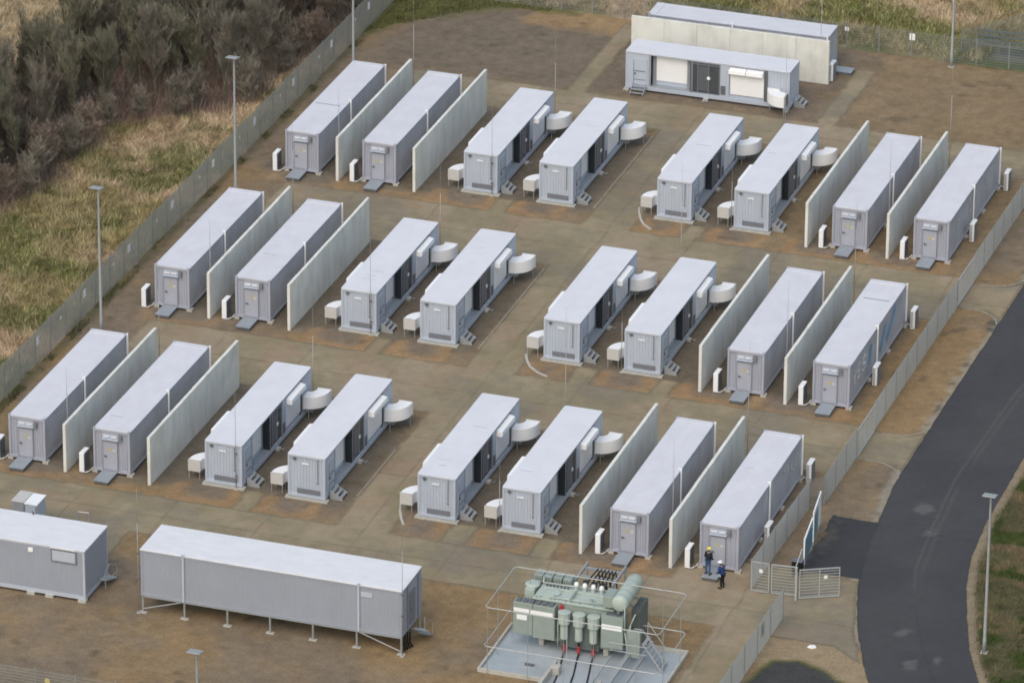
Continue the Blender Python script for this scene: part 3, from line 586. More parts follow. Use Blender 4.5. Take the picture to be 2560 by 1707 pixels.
# ------------------------------------------------------------------ office containers (front left)
def panel_side(mb, x0, x1, y, z0, z1, s=-1):
    mb.corr((x0, y), (x1, y), z0, z1, 0, s, .16, .012)
K = thing('office_container', 'long grey panelled container raised on steel legs at the lower left', 'container', (7.68, 15.42, 0))
L_, W_, zb, zt = 16.45, 3.45, 1.17, 4.22
kb = MB().box(.05, L_-.05, .05, W_-.05, zb+.05, zt-.08); panel_side(kb, .15, L_-.15, 0.01, zb+.14, zt-.14); kb.corr((L_-.01, .15), (L_-.01, W_-.15), zb+.14, zt-.14, 1, 0, .16, .012); kb.corr((.01, W_-.15), (.01, .15), zb+.14, zt-.14, -1, 0, .16, .012); kb.corr((L_-.15, W_-.01), (.15, W_-.01), zb+.14, zt-.14, 0, 1, .16, .012)
kb.build('wall', M['off_wall'], K)
kf = MB()
for x in (0, L_-.14):
    for y in (0, W_-.14): kf.box(x, x+.14, y, y+.14, zb, zt-.06)
for y in (-.012, W_-.14): kf.box(.14, L_-.14, y, y+.15, zb, zb+.16).box(.14, L_-.14, y, y+.15, zt-.18, zt-.06)
for x in (-.012, L_-.138): kf.box(x, x+.15, .14, W_-.14, zb, zb+.16).box(x, x+.15, .14, W_-.14, zt-.18, zt-.06)
kf.build('frame', M['off_wall'], K)
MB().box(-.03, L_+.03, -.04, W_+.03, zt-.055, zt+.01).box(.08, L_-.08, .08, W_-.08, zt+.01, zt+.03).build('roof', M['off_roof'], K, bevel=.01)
for x in (2.66, 13.7): MB().box(x, x+.13, -.07, -.012, zb, zt-.02).box(x-.03, x+.16, -.09, .05, zt+.011, zt+.06).build('downpipe', M['inv_wall'], K)
hw = MB().box(13.9, 14.62, -.03, .0, zt-.75, zt-.42).build('wall_hatch', M['inv_wall'], K, bevel=.01)
for i, x in enumerate((.07, 2.72, 5.45, 8.15, 10.85, 13.6, 16.38)):
    for y in (.1, W_-.1):
        lg = MB().tube((x, y, .05), (x, y, zb), .06).build('leg', M['steel'], K, smooth=False)
        MB().box(x-.24, x+.24, y-.14, y+.14, .0, .05).build('foot_plate', M['conc_light'], lg)
MB().tube((.1, .1, .25), (2.65, .1, zb-.08), .035).tube((16.35, .1, .2), (13.7, .1, zb-.1), .035).tube((.1, .15, zb-.12), (L_-.1, .15, zb-.12), .05).tube((.1, W_-.15, zb-.12), (L_-.1, W_-.15, zb-.12), .05).build('brace', M['steel'], K)
dd = MB().box(L_-.0, L_+.04, 1.35, 2.25, zb+.18, zb+2.3).build('door', M['grille'], K, bevel=.01)
MB().box(L_+.041, L_+.09, 1.42, 1.5, zb+1.1, zb+1.2).build('handle', M['darkgrey'], dd)
for y in (.9, 2.7): MB().box(L_-.005, L_+.05, y, y+.12, zb+.1, zt-.1).build('cable_duct', M['grille'], K)
cb = MB()
for k in range(5): cb.path([(L_-.3+.13*k, .35+.12*k, zb+.05), (L_-.22+.1*k, .5+.1*k, .5), (L_-.1+.08*k, .45+.2*k, .03)], .06, 6)
tag(cb.build('cable_bundle', M['black']), 'black cables hanging down at the right end of the raised container', 'cables').location = (7.68, 15.42, 0)
hr = thing('stair', 'small steel stair at the right end of the raised container', 'stairs', (24.15, 16.9, 0))
for k in range(5): MB().box(.1+k*.12*0+.02, .82, .15+k*.26, .38+k*.26, .98-k*.2, 1.0-k*.2).build('tread', M['steel'], hr)
MB().tube((.85, .1, 1.0), (.85, 1.5, .05), .025).tube((.05, .1, 1.0), (.05, 1.5, .05), .025).path([(.85, .1, 1.0), (.85, .1, 1.9), (.85, 1.5, .95), (.85, 1.5, 0)], .02).build('handrail', M['steel'], hr)

Lc = thing('office_container', 'grey site container cut by the left edge at the lower left', 'container', (-9.6, 15.5, 0))
L_, W_, zb, zt = 13.66, 3.6, .17, 3.43
kb = MB().box(.05, L_-.05, .05, W_-.05, zb+.05, zt-.08); panel_side(kb, .15, L_-.15, 0.01, zb+.2, zt-.14); kb.corr((L_-.01, .15), (L_-.01, W_-.15), zb+.2, zt-.14, 1, 0, .16, .012); kb.corr((L_-.15, W_-.01), (.15, W_-.01), zb+.2, zt-.14, 0, 1, .16, .012); kb.build('wall', M['off_wall'], Lc)
kf = MB()
for x in (0, L_-.14):
    for y in (0, W_-.14): kf.box(x, x+.14, y, y+.14, zb, zt-.06)
for y in (-.012, W_-.14): kf.box(.14, L_-.14, y, y+.15, zb, zb+.24).box(.14, L_-.14, y, y+.15, zt-.16, zt-.06)
kf.box(L_-.138, L_+.012, .14, W_-.14, zb, zb+.24).box(L_-.138, L_+.012, .14, W_-.14, zt-.16, zt-.06); kf.build('frame', M['inv_wall'], Lc)
MB().box(-.03, L_+.03, -.04, W_+.03, zt-.055, zt+.01).box(11.5, 13.1, -.09, -.042, zt-.1, zt+.0).build('roof', M['off_roof'], Lc, bevel=.01)
wf = MB().box(11.50, 13.16, -.05, .0, 2.44, 3.28).build('window', M['grille'], Lc); MB().box(11.6, 13.06, -.062, -.051, 2.54, 3.2).build('shutter', M['inv_wall'], wf)
MB().box(10.05, 10.37, -.08, .0, 2.84, 3.12).build('wall_vent', M['white'], Lc, bevel=.02)
MB().lathe((8.9, 3.5, zt+.01), [(.05, 0), (.05, .12), (.08, .13), (.06, .18)], 10).build('roof_vent', M['darkgrey'], Lc)
b = MB()
for x in (-.1, 4, 9.9, 11.1, L_-.45):
    for y in (-.12, W_-.25): b.box(x, x+.5, y, y+.36, 0, zb)
b.build('footing', M['conc_light'], Lc)
hr = thing('stair', 'grey stair with handrails behind the right end of the left site container', 'stairs', (4.12, 17.0, 0))
for k in range(4): MB().box(.02, .55, 1.3+k*.42-.9, 1.6+k*.42-.9, .62-k*.15, .66-k*.15).build('tread', M['steel'], hr)
MB().path([(.5, .3, .1), (.5, .3, 1.3), (.5, 1.0, 1.5), (.5, 2.1, .9), (.5, 2.1, .0)], .025).path([(.5, .35, .7), (.5, 2.1, .45)], .02).build('handrail', M['steel'], hr)
# ventilation cabinet + plate behind it
cbn = thing('switch_cabinet', 'white roofed cabinet behind the left site container', 'cabinet', (-3.0, 22.9, 0))
MB().box(.04, .82, .04, 1.44, .1, 1.93).build('body', M['inv_wall'], cbn, bevel=.01); MB().box(0, .86, 0, 1.48, 1.93, 2.02).build('lid', M['white'], cbn, bevel=.01); MB().box(.74, .79, .02, .041, .2, 1.85).build('door_gap', M['darkgrey'], cbn); MB().box(-.02, .9, -.02, 1.52, 0, .1).build('plinth', M['conc_light'], cbn)
cbn = thing('switch_cabinet', 'lower light grey cabinet left of the white roofed one', 'cabinet', (-4.55, 24.5, 0))
MB().box(.04, .80, .04, 1.46, .1, 1.13).build('body', M['recess'], cbn, bevel=.01); MB().box(0, .84, 0, 1.5, 1.13, 1.2).build('lid', M['palesign'], cbn, bevel=.01)
br = thing('bar_barrier', 'low pale tubular bar behind the left site container', 'barrier', (-.32, 24.97, 0))
MB().tube((0, 0, .9), (.72, .06, .9), .04).build('rail', M['palesign'], br); MB().tube((.02, 0, 0), (.02, 0, .9), .03).tube((.7, .06, 0), (.7, .06, .9), .03).build('post', M['steel'], br)

# ------------------------------------------------------------------ fences
def fence(p0, p1, H, label, step=2.5, m='mesh', pm='post', hstep=.2, vstep=.05, name='mesh_fence', posts=True, wr=.0035, group='wire mesh fences', plates=()):
    d = Vector((p1[0]-p0[0], p1[1]-p0[1], 0)); Ln = d.length; t = thing(name, label, 'fence', (*p0, 0), math.atan2(d.y, d.x), group)
    n = max(1, round(Ln/step)); w = Ln/n
    pp = MB().box(-.03, .03, -.03, .03, 0, H+.06); pm_ = None
    pn = MB(); k = int(w/vstep)
    for i in range(1, k):
        x = w*i/k; a = len(pn.v); r = wr; pn.v += [(x-r, -r, .04), (x+r, -r, .04), (x, r, .04), (x-r, -r, H), (x+r, -r, H), (x, r, H)]; pn.f += [(a, a+1, a+4, a+3), (a+1, a+2, a+5, a+4), (a+2, a, a+3, a+5)]
    z = .08
    while z < H+.001: pn.box(.03, w-.03, -.009, -.004, z-.004, z+.004).box(.03, w-.03, .004, .009, z-.004, z+.004); z += hstep
    pan = None; post = None
    for i in range(n+1):
        if post is None: post = pp.build('post', M[pm], t); o = post
        else: o = post.copy(); COL.objects.link(o)
        o.location = (i*w, 0, 0)
        if i < n:
            if pan is None: pan = pn.build('mesh_panel', M[m], t); q = pan
            else: q = pan.copy(); COL.objects.link(q)
            q.location = (i*w, 0, 0)
    for (s, z, ww, hh) in plates: MB().box(s, s+ww, -.022, -.012, z, z+hh).box(s, s+ww, .012, .022, z, z+hh).build('plate', M['white'], t)
    return t
pls = [(y-25, 1.35, .42, .55) for y in (45.5, 53.4, 61.2, 69, 76.6, 84.6, 92.3, 100.1, 108)]+[(y-25, 1.5, .16, .2) for y in (49.5, 58.6, 66.3, 74.2, 81.8, 89.8, 97.6, 105.3)]
fence((-11.75, 25), (-11.6, 116.2), 2.45, 'long grey mesh fence along the left side below the bushes, with small white plates', plates=pls, wr=.006)
fence((-11.5, 116.2), (42.35, 115.9), 2.05, 'grey mesh fence closing the back of the yard', plates=[(34.1, 1.35, .3, .3), (39.0, 1.3, .42, .5)], wr=.004)
fence((30.95, 117.8), (39.5, 128.5), 1.9, 'mesh fence leading off behind the back fence at the upper right', wr=.005)
def rfence(a, b, lab): return fence(a, b, 2.05, lab, wr=.0075, m='meshw', vstep=.055)
rfence((42.1, 54.1), (42.2, 74.1), 'mesh fence section beside the right containers of the middle row')
rfence((42.2, 78.6), (42.45, 115.9), 'mesh fence section beside the right containers of the back row')
rfence((42.05, 42.8), (42.1, 49.9), 'short mesh fence section above the asphalt driveway')
rfence((41.05, 30.3), (41.3, 42.0), 'mesh fence between the front right container and the notice boards')
fn = rfence((43.7, 4), (43.9, 27.35), 'mesh fence at the lower right ending at the gate path')
MB().box(18.9, 19.5, .02, .035, .95, 1.75).build('notice', M['palesign'], fn)
tag(MB().prism([(46.3, 24.3), (46.62, 24.22), (46.85, 24.42), (46.7, 24.66), (46.4, 24.6)], 0, .09).build('plastic_sheet', M['white'], bevel=.03), 'crumpled white plastic on the sand below the open gate', 'litter')
fence((41.3, 42.0), (42.05, 42.8), 2.05, 'one narrow mesh fence panel at the corner above the notice boards', wr=.007, step=1)
fence((-9, 3.2), (13.5, 3.3), 2.0, 'mesh fence in the bottom left corner with a yellow sign', plates=[])
tag(MB().lathe((6.75, 3.24, 1.35), [(.17, 0), (.17, .02)], 16, 'y').build('round_sign', M['yellow']), 'round yellow sign hung on the bottom left fence', 'sign')
def gate(p0, p1, H, label, w1=None, m='meshw', plate=None, name='gate_leaf', mid=False, verticals=True):
    d = Vector((p1[0]-p0[0], p1[1]-p0[1], 0)); L = d.length; t = thing(name, label, 'gate', (*p0, 0), math.atan2(d.y, d.x), 'steel gate leaves')
    f = MB().box(0, .06, -.03, .03, .06, H).box(L-.06, L, -.03, .03, .06, H).box(.06, L-.06, -.03, .03, .06, .12).box(.06, L-.06, -.03, .03, H-.06, H)
    if mid: f.box(L/2-.03, L/2+.03, -.025, .025, .12, H-.06)
    f.build('frame', M['meshw'], t); g_ = MB(); z = .2
    while z < H-.1: g_.box(.06, L-.06, -.01, .01, z-.012, z+.012); z += .2
    x = .11
    while x < L-.08: g_.box(x-.003, x+.003, -.003, .003, .12, H-.06); x += .05
    g_.build('mesh_panel', M[m], t)
    if plate: MB().box(plate[0], plate[0]+.22, -.04, -.031, plate[1], plate[1]+.22).build('plate', M['white'], t)
    return t
gate((41.08, 30.2), (42.22, 30.2), 2.03, 'narrow pedestrian gate with a white plate by the front right container', plate=(.5, 1.35))
MB_ = gate((42.32, 30.25), (43.86, 30.4), 2.0, 'wide mesh gate leaf between the narrow gate and the centre post')
gate((44.1, 30.1), (46.3, 31.25), 2.0, 'open gate leaf with a white plate standing out towards the road', plate=(1.5, 1.3), mid=True)
tag(MB().box(43.9, 44.02, 29.9, 30.02, 0, 2.15).box(43.88, 44.04, 29.88, 30.04, 2.15, 2.18).build('gate_post', M['meshw'], bevel=.01), 'square gate post holding the open leaf', 'post')
gate((42.15, 49.95), (42.15, 54.05), 1.95, 'closed gate in the right fence at the lower path crossing', mid=True)
gate((42.2, 74.15), (42.22, 78.55), 1.95, 'closed gate in the right fence at the upper path crossing', mid=True)
# notice boards
def board(p0, p1, z0, z1, label, bands):
    d = Vector((p1[0]-p0[0], p1[1]-p0[1], 0)); L = d.length; t = thing('notice_board', label, 'notice board', (*p0, 0), math.atan2(d.y, d.x), 'notice boards by the driveway')
    for x in (.06, L-.06): MB().box(x-.04, x+.04, -.04, .04, 0, z0).build('post', M['steel'], t)
    MB().box(0, L, -.04, .04, z0, z1).build('panel', M['white'], t, bevel=.01)
    for (a, b, c, e, m) in bands: MB().box(L*a, L*b, -.052, -.041, z0+(z1-z0)*c, z0+(z1-z0)*e).build('printed_area', M[m], t)
    return t
board((43.3, 33.9), (42.95, 36.9), .35, 2.1, 'front white and blue notice board beside the dark driveway', [(.03, .97, .02, .9, 'signblue'), (.0, .1, .0, .95, 'ghost')])
board((42.9, 37.3), (42.5, 40.3), .2, 2.25, 'rear white and blue notice board beside the dark driveway', [(.03, .55, .02, .85, 'signblue')])
hr = thing('handrail', 'low pale railing between the black letterbox and the notice boards', 'railing', (43.35, 31.9, 0))
MB().tube((0, 0, 1.1), (-.35, 2.6, 1.1), .035).build('rail', M['palesign'], hr)
MB().tube((0, .05, 0), (0, .05, 1.1), .03).tube((-.2, 1.4, 0), (-.2, 1.4, 1.1), .03).tube((-.34, 2.55, 0), (-.34, 2.55, 1.1), .03).build('post', M['steel'], hr)
bb = thing('meter_box', 'black box on dark legs behind the gate post', 'box', (42.85, 32.75, 0))
MB().box(0, .66, 0, .5, .42, 1.08).build('body', M['black'], bb, bevel=.04)
for x, y in ((.06, .05), (.54, .05), (.06, .4), (.54, .4)): MB().box(x, x+.07, y, y+.07, 0, .42).build('leg', M['darkgrey'], bb)
MB().box(-.015, .675, -.015, .515, 1.08, 1.12).build('lid', M['darkgrey'], bb, bevel=.01)
# dark slatted barrier behind the back fence
sb = thing('slatted_barrier', 'dark green horizontal slats behind the back fence at the right edge', 'barrier', (32.1, 118.1, 0), R(1))
for k in range(4): MB().box(0, 9, -.05, .05, .75+k*.36, .92+k*.36).build('slat', M['greend'], sb)
for x in (1.5, 4.5, 7.5): MB().box(x, x+.1, .05, .13, 0, 2.0).build('post', M['darkgrey'], sb)

# ------------------------------------------------------------------ lamps and lightning masts
def lamp(x, y, lab, H=10.25, rz=0, base=True):
    t = thing('lamp_post', lab, 'lamp', (x, y, 0), rz, 'tall floodlight posts')
    MB().lathe((0, 0, 0), [(.13, 0), (.12, .9), (.10, .95), (.065, H-.1), (.055, H)], 10).build('pole', M['steel'], t, smooth=True)
    h = MB().box(-.42, .38, -.55, .15, -.03, .05); h.v = [(a, b, c+H+.08-.18*b) for a, b, c in h.v]; h.build('lamp_head', M['steel'], t, bevel=.02)
    MB().box(-.05, .05, -.12, .12, H-.05, H+.06).build('bracket', M['darkgrey'], t)
    MB().box(-.2, .2, -.2, .2, -.01, .05).build('base_plate', M['conc_light'], t)
    return t
lamp(-9.5, 75.5, 'tall lamp post by the left fence behind the middle row, against the bushes'); lamp(-9.7, 51.6, 'tall lamp post by the left fence behind the front row, against dry grass'); lamp(-9.6, 99.4, 'tall lamp post at the upper left, its head above the picture')
lamp(30.95, 115.05, 'tall lamp post by the back fence at the upper right'); lamp(56.3, 27.2, 'tall lamp post on the grass verge right of the road'); lamp(19.9, -6.3, 'lamp post whose head rises into the bottom edge', rz=R(0))
def mast(x, y, H, lab, r=.024, brackets=()):
    t = thing('lightning_mast', lab, 'mast', (x, y, 0), 0, 'thin lightning masts')
    MB().tube((0, 0, 0), (0, 0, H*.72), r*1.05, r*.9, 6).build('pole', M['rod'], t, smooth=True); MB().tube((0, 0, H*.72), (0, 0, H), r*.5, r*.3, 6).build('rod_tip', M['rod'], t, smooth=True)
    MB().box(-.1, .1, -.1, .1, 0, .06).build('base', M['conc_light'], t)
    for z in brackets: MB().box(-.07, .07, -.04, .08, z, z+.09).build('bracket', M['darkgrey'], t)
    return t
for r in (1, 2, 3):
    a, b = YB[r], YC[r]; d = DX[r]; rn = ROWN[r]
    mast(-4.15+d, b-.1+.0, 6.7, 'thin mast at the front end of the first wall, %s' % rn)
    mast(-3.8+d, a+15.1, 8.1, 'thin mast at the rear end of the first wall, %s' % rn)
    mast(4.98+2.1+d, b-.12, 7.0, 'thin mast on the front of the third container, %s' % rn, brackets=(.9, 2.4))
    mast(4.98+2.5+d, b+12.5, 7.1, 'thin mast behind the third container, %s' % rn)
    mast(24.46-.14+d, b-.1, 4.95, 'thin mast at the front left corner of the sixth container, %s' % rn)
    mast(24.35+d, b+12.6, 9.6, 'thin mast behind the sixth container, %s' % rn)
    mast(35.35+d, b+.0, 8.1, 'thin mast at the front end of the fourth wall, %s' % rn)
    mast(35.8+d, a+15.1, 8.2, 'thin mast at the rear end of the fourth wall, %s' % rn)
mast(7.55, 15.35, 8.3, 'thin mast at the left end of the raised container', brackets=(2.2, 3.9)); mast(24.2, 15.3, 9.7, 'thin mast at the right end of the raised container', brackets=(2.6, 4.0))
mast(9.35, 109.2, 9.5, 'thin mast left of the rear concrete wall'); mast(22.6, 109.5, 8.8, 'thin mast behind the right end of the rear concrete wall')

# ------------------------------------------------------------------ transformer
PX, PY = 28.95, 15.05
pad = thing('transformer_tray', 'pale steel tray with raised rim under the green transformer', 'tray', (PX, PY, 0))
MB().box(.12, 4.2, .06, 6.0, .02, .06).box(4.2, 10.9, -5.9, 6.0, .02, .06).build('floor', M['pad'], pad)
MB().box(0, .14, -.06, 6.14, 0, .26).box(10.88, 11.02, -6, 6.14, 0, .26).box(.14, 10.88, 6.0, 6.14, 0, .26).box(.14, 4.1, -.06, .08, 0, .26).box(4.1, 4.3, -6, 1.9, 0, .55).box(7.3, 7.5, -6, .45, 0, .5).build('rim', M['conc_light'], pad, bevel=.01)
T = thing('transformer', 'large grey-green power transformer at the bottom centre', 'transformer', (0, 0, 0))
MB().box(31.0, 35.9, 19.25, 21.1, .5, 3.1).build('tank', M['green'], T, bevel=.03)
MB().box(30.95, 35.95, 19.15, 21.2, 3.1, 3.2).lathe((32.0, 20.0, 3.2), [(.42, 0), (.42, .12), (.3, .16)], 16).lathe((34.4, 19.6, 3.2), [(.12, 0), (.12, .3), (.16, .34)], 12).box(31.2, 35.3, 20.45, 20.6, 3.2, 3.32).box(33.2, 33.26, 19.2, 20.5, 3.2, 3.5).box(31.5, 32.2, 19.3, 19.6, 3.2, 3.38).build('tank_cover', M['greenl'], T, bevel=.02)
for k in range(6): MB().lathe((31.15+k*.9, 19.22, 3.2), [(.035, 0), (.035, .12)], 6).build('lifting_bolt', M['green'], T)
# cooling banks behind
for k in range(4):
    x = 30.25+k*.60; rb = MB()
    for j in range(5): rb.box(x+.02+j*.1, x+.07+j*.1, 21.5, 22.35, 1.2, 3.45)
    rb.box(x, x+.5, 21.6, 21.75, 3.30, 3.42).box(x, x+.5, 22.05, 22.2, 3.30, 3.42).build('radiator', M['greenl'], T)
rb = MB()
for j in range(9): rb.box(36.95+j*.055, 36.98+j*.055, 19.4, 21.2, .9, 3.3)
rb.box(36.93, 37.46, 19.5, 19.65, 3.0, 3.1).box(36.93, 37.46, 20.9, 21.0, 3.0, 3.1).build('radiator', M['greend'], T)
MB().lathe((36.45, 18.55, 3.95), [(.05, -.06), (.36, -.03), (.48, .06), (.5, .2), (.5, 3.1), (.46, 3.25), (.3, 3.38), (.05, 3.42)], 24, 'y').build('conservator', M['greenl'], T, smooth=True)
MB().box(35.35, 35.95, 18.9, 20.1, 3.45, 4.15).build('relay_box', M['green'], T, bevel=.03)
MB().box(36.2, 36.35, 19.0, 19.15, 3.1, 3.5).box(36.2, 36.35, 21.0, 21.15, 3.1, 3.5).tube((35.6, 19.6, 3.2), (35.6, 19.6, 3.6), .09).build('bracket', M['green'], T)
a = MB().box(29.92, 31.12, 18.62, 19.3, .95, 3.0).box(31.14, 32.48, 18.62, 19.3, .85, 2.98).build('cabinet', M['green'], T, bevel=.025)
MB().box(29.96, 30.92, 18.60, 18.618, 2.42, 2.66).box(31.0, 32.38, 18.60, 18.618, 2.40, 2.64).box(30.15, 30.78, 18.60, 18.618, 1.92, 2.24).build('label_strip', M['white'], a)
vs = MB()
for k in range(6): vs.box(30.05+k*.4, 30.33+k*.4, 18.75, 19.2, 3.0, 3.09)
vs.build('top_vent', M['darkgrey'], a)
a = MB().box(35.36, 36.7, 18.6, 19.5, .95, 3.02).build('cabinet', M['green'], T, bevel=.025)
MB().box(35.4, 36.62, 18.58, 18.598, 2.18, 2.50).build('label_strip', M['white'], a); MB().box(35.6, 36.4, 18.8, 19.3, 3.02, 3.12).build('top_vent', M['darkgrey'], a)
for x in (33.05, 33.95, 34.85):
    bx = MB().lathe((x, 18.75, 0), [(.20, 1.05), (.24, 1.12), (.24, 1.95), (.34, 2.05), (.36, 2.1), (.36, 2.72), (.39, 2.74), (.39, 2.80), (.05, 2.84)], 10).build('cable_box', M['greenl'], T)
    MB().tube((x, 18.75, .62), (x, 18.75, 1.06), .07).build('gland', M['black'], bx)
    MB().lathe((x, 18.75, 0), [(.03, .12), (.07, .2), (.11, .3), (.08, .36), (.12, .44), (.08, .5), (.09, .66), (.05, .72)], 10).build('cable_end', M['red'], bx)
    cx = x+.25; MB().path([(x, 18.75, .15), (x+.12, 18.0, .08), (cx+.2, 16.5, .09), (cx+.4+(x-33)*.1, 14.6, .1), (cx+.9+(x-33)*.1, 9.5, .1)], .05, 8).build('cable', M['black'], bx, smooth=True)
MB().lathe((32.75, 19.1, 2.75), [(.10, 0), (.13, .05), (.1, .25), (.06, .3)], 10).build('valve', M['red'], T)
for k in range(4):
    MB().lathe((33.1+k*.52, 20.85, 3.2), [(.10, 0), (.13, .04), (.12, .28), (.16, .3), (.13, .5), (.06, .55)], 10).build('bushing', M['white'], T, smooth=True)
for k in range(3):
    b_ = MB()
    for j in range(5): b_.lathe((33.3+k*.55, 21.9, 2.5+j*.2), [(.07, 0), (.17, .04), (.07, .08)], 10)
    b_.build('insulator', M['black'], T)
for pp, rr in (([(30.9, 21.5, 3.5), (31, 21.0, 3.3), (35.3, 21.2, 3.3)], .06), ([(37.3, 19.1, 3.2), (37.1, 18.8, 2.6), (36.9, 18.9, 1.4)], .04), ([(35.9, 20.6, 3.1), (36.8, 20.4, 3.0), (37.2, 20.4, 2.9)], .07), ([(31.3, 19.35, 3.3), (35.2, 19.35, 3.36), (35.9, 19.8, 3.6)], .045), ([(36.8, 18.55, 3.9), (36.85, 18.5, 2.2), (37.1, 18.5, .5)], .03), ([(32.6, 19.15, 2.7), (32.6, 18.9, 2.0), (32.62, 18.9, .4)], .04), ([(37.2, 21.3, 3.1), (36.0, 21.5, 3.0), (35.9, 21.0, 3.0)], .06)):
    MB().path(pp, rr).build('oil_pipe', M['greenl'], T, smooth=True)
for k in range(6): MB().path([(33.2+k*.3, 21.2, 3.1), (33.2+k*.3, 22.3, 2.75), (33.2+k*.25, 23.4, 2.9), (33.25+k*.22, 24.6, 2.86), (33.3+k*.2, 25.2, .1)], .045, 6).build('hanging_cable', M['black'], T)
for k in range(5): MB().lathe((36.45, 18.9+k*.65, 4.3), [(.515, 0), (.515, .04)], 20, 'y').move(0, 0, -.35).build('band', M['green'], T)
for k in range(7): MB().box(31.25+k*.22, 31.33+k*.22, 20.7, 20.9, 3.2, 3.34).build('relay', M['darkgrey'], T)
MB().box(34.9, 35.8, 21.3, 21.9, .5, 2.9).build('control_box', M['green'], T, bevel=.02)
for x in (31.3, 35.3): MB().box(x, x+.3, 19.3, 21.0, .06, .5).build('plinth', M['conc_light'], T)
MB().box(32.75, 35.1, 19.0, 19.24, .4, 2.2).build('front_shadow_frame', M['greend'], T)  # dark slab behind the cable boxes, its colour standing in for shade
MB().box(36.85, 37.7, 18.75, 19.1, .5, 2.2).build('control_cabinet', M['green'], T, bevel=.02)
MB().box(30.2, 30.8, 19.9, 21.2, 2.7, 3.3).lathe((30.5, 20.5, 3.3), [(.45, 0), (.45, .1), (.35, .16)], 14).build('tap_changer', M['greenl'], T, bevel=.02)
ct = thing('cable_bridge', 'steel cable bridge frame behind the transformer', 'frame', (0, 0, 0))
MB().box(32.35, 32.45, 22.7, 25.2, 2.72, 2.92).box(34.66, 34.76, 22.7, 25.4, 2.72, 2.92).build('side_beam', M['steel'], ct); MB().box(32.45, 34.66, 24.5, 24.62, 2.74, 2.88).box(32.45, 34.66, 23.4, 23.52, 2.74, 2.88).build('cross_beam', M['steel'], ct)
for x, y in ((32.4, 22.8), (34.7, 22.8), (32.4, 25.1), (34.7, 25.3)): MB().box(x-.04, x+.04, y-.04, y+.04, 0, 2.72).build('leg', M['steel'], ct)
# guard rails in two levels
gr = thing('guard_rail', 'thin tubular rails on posts around the transformer, in two levels', 'railing', (0, 0, 0))
def loop(z, x0, x1, y0, y1, gap=None):
    c = .18; return [(x0+c, y0, z), (x1-c, y0, z), (x1, y0+c, z), (x1, y1-c, z), (x1-c, y1, z), (x0+c, y1, z), (x0, y1-c, z), (x0, y0+c, z), (x0+c, y0, z)]
MB().path(loop(4.4, 29.45, 40.05, 14.85, 20.35), .028, 6).build('upper_rail', M['meshw'], gr); MB().path(loop(1.9, 29.42, 40.05, 14.75, 20.3), .028, 6).build('lower_rail', M['meshw'], gr)
for x, y in ((29.62, 14.86), (32.1, 14.84), (36.1, 14.84), (40.04, 15.8), (38.7, 14.86), (40.04, 19.2), (29.46, 19.8), (30.4, 20.34), (38.6, 20.34), (29.44, 17.3), (34.3, 14.84)): MB().tube((x, y, 0), (x, y, 4.42), .022, k=6).build('post', M['rod'], gr)
tag(MB().tube((33.62, 17.5, 0.06), (33.62, 17.5, 2.55), .03).lathe((33.62, 17.5, .06), [(.12, 0), (.12, .05)], 10).build('stand_pipe', M['meshw']), 'slim grey stand pipe in front of the cable boxes', 'pipe')
ld = thing('walkway', 'steel walkway with a stair beside the transformer', 'walkway', (0, 0, 0))
MB().box(36.9, 37.15, 12, 19.4, .55, .75).box(37.9, 38.0, 12, 18.8, .55, .75).box(36.0, 36.1, 12, 18.4, .55, .65).build('beam', M['steel'], ld)
MB().path([(36.0, 18.2, 1.6), (38.3, 18.2, 1.6), (38.3, 15.0, 1.6)], .022, 6).path([(36.0, 18.2, 1.1), (38.3, 18.2, 1.1)], .018, 6).build('handrail', M['meshw'], ld)
st = MB()
for k in range(7): st.box(38.0+k*.17, 38.2+k*.17, 18.3-.0, 19.3, 1.75-k*.24, 1.78-k*.24)
st.tube((38.0, 18.28, 1.8), (39.25, 18.28, .1), .05).tube((38.0, 19.32, 1.8), (39.25, 19.32, .1), .05); st.build('stair_flight', M['steel'], ld)
MB().path([(37.5, 18.28, 2.7), (38.0, 18.28, 2.7), (39.25, 18.28, 1.0), (39.25, 18.28, .1)], .022, 6).path([(38.0, 19.32, 1.8), (38.0, 19.32, 2.7), (39.25, 19.32, 1.0)], .022, 6).build('handrail', M['meshw'], ld)
vb = thing('drain_valve', 'small dark valve on rails on the left of the steel tray', 'valve', (31.35, 16.55, .06))
MB().box(0, .55, 0, .14, .02, .14).build('body', M['darkgrey'], vb, bevel=.01); MB().box(-.3, .9, -.1, -.06, 0, .05).box(-.3, .9, .22, .26, 0, .05).build('rail', M['steel'], vb)
for x, y in ((33.15, 15.9), (36.3, 14.0)):
    tag(MB().prism([(x, y), (x+.5, y+.05), (x+.52, y+.5), (x+.05, y+.52)], .0, .62).build('concrete_block', M['conc_light'], bevel=.03), 'pale concrete block on the %s cable channel of the tray' % ('left' if x < 35 else 'right'), 'block')

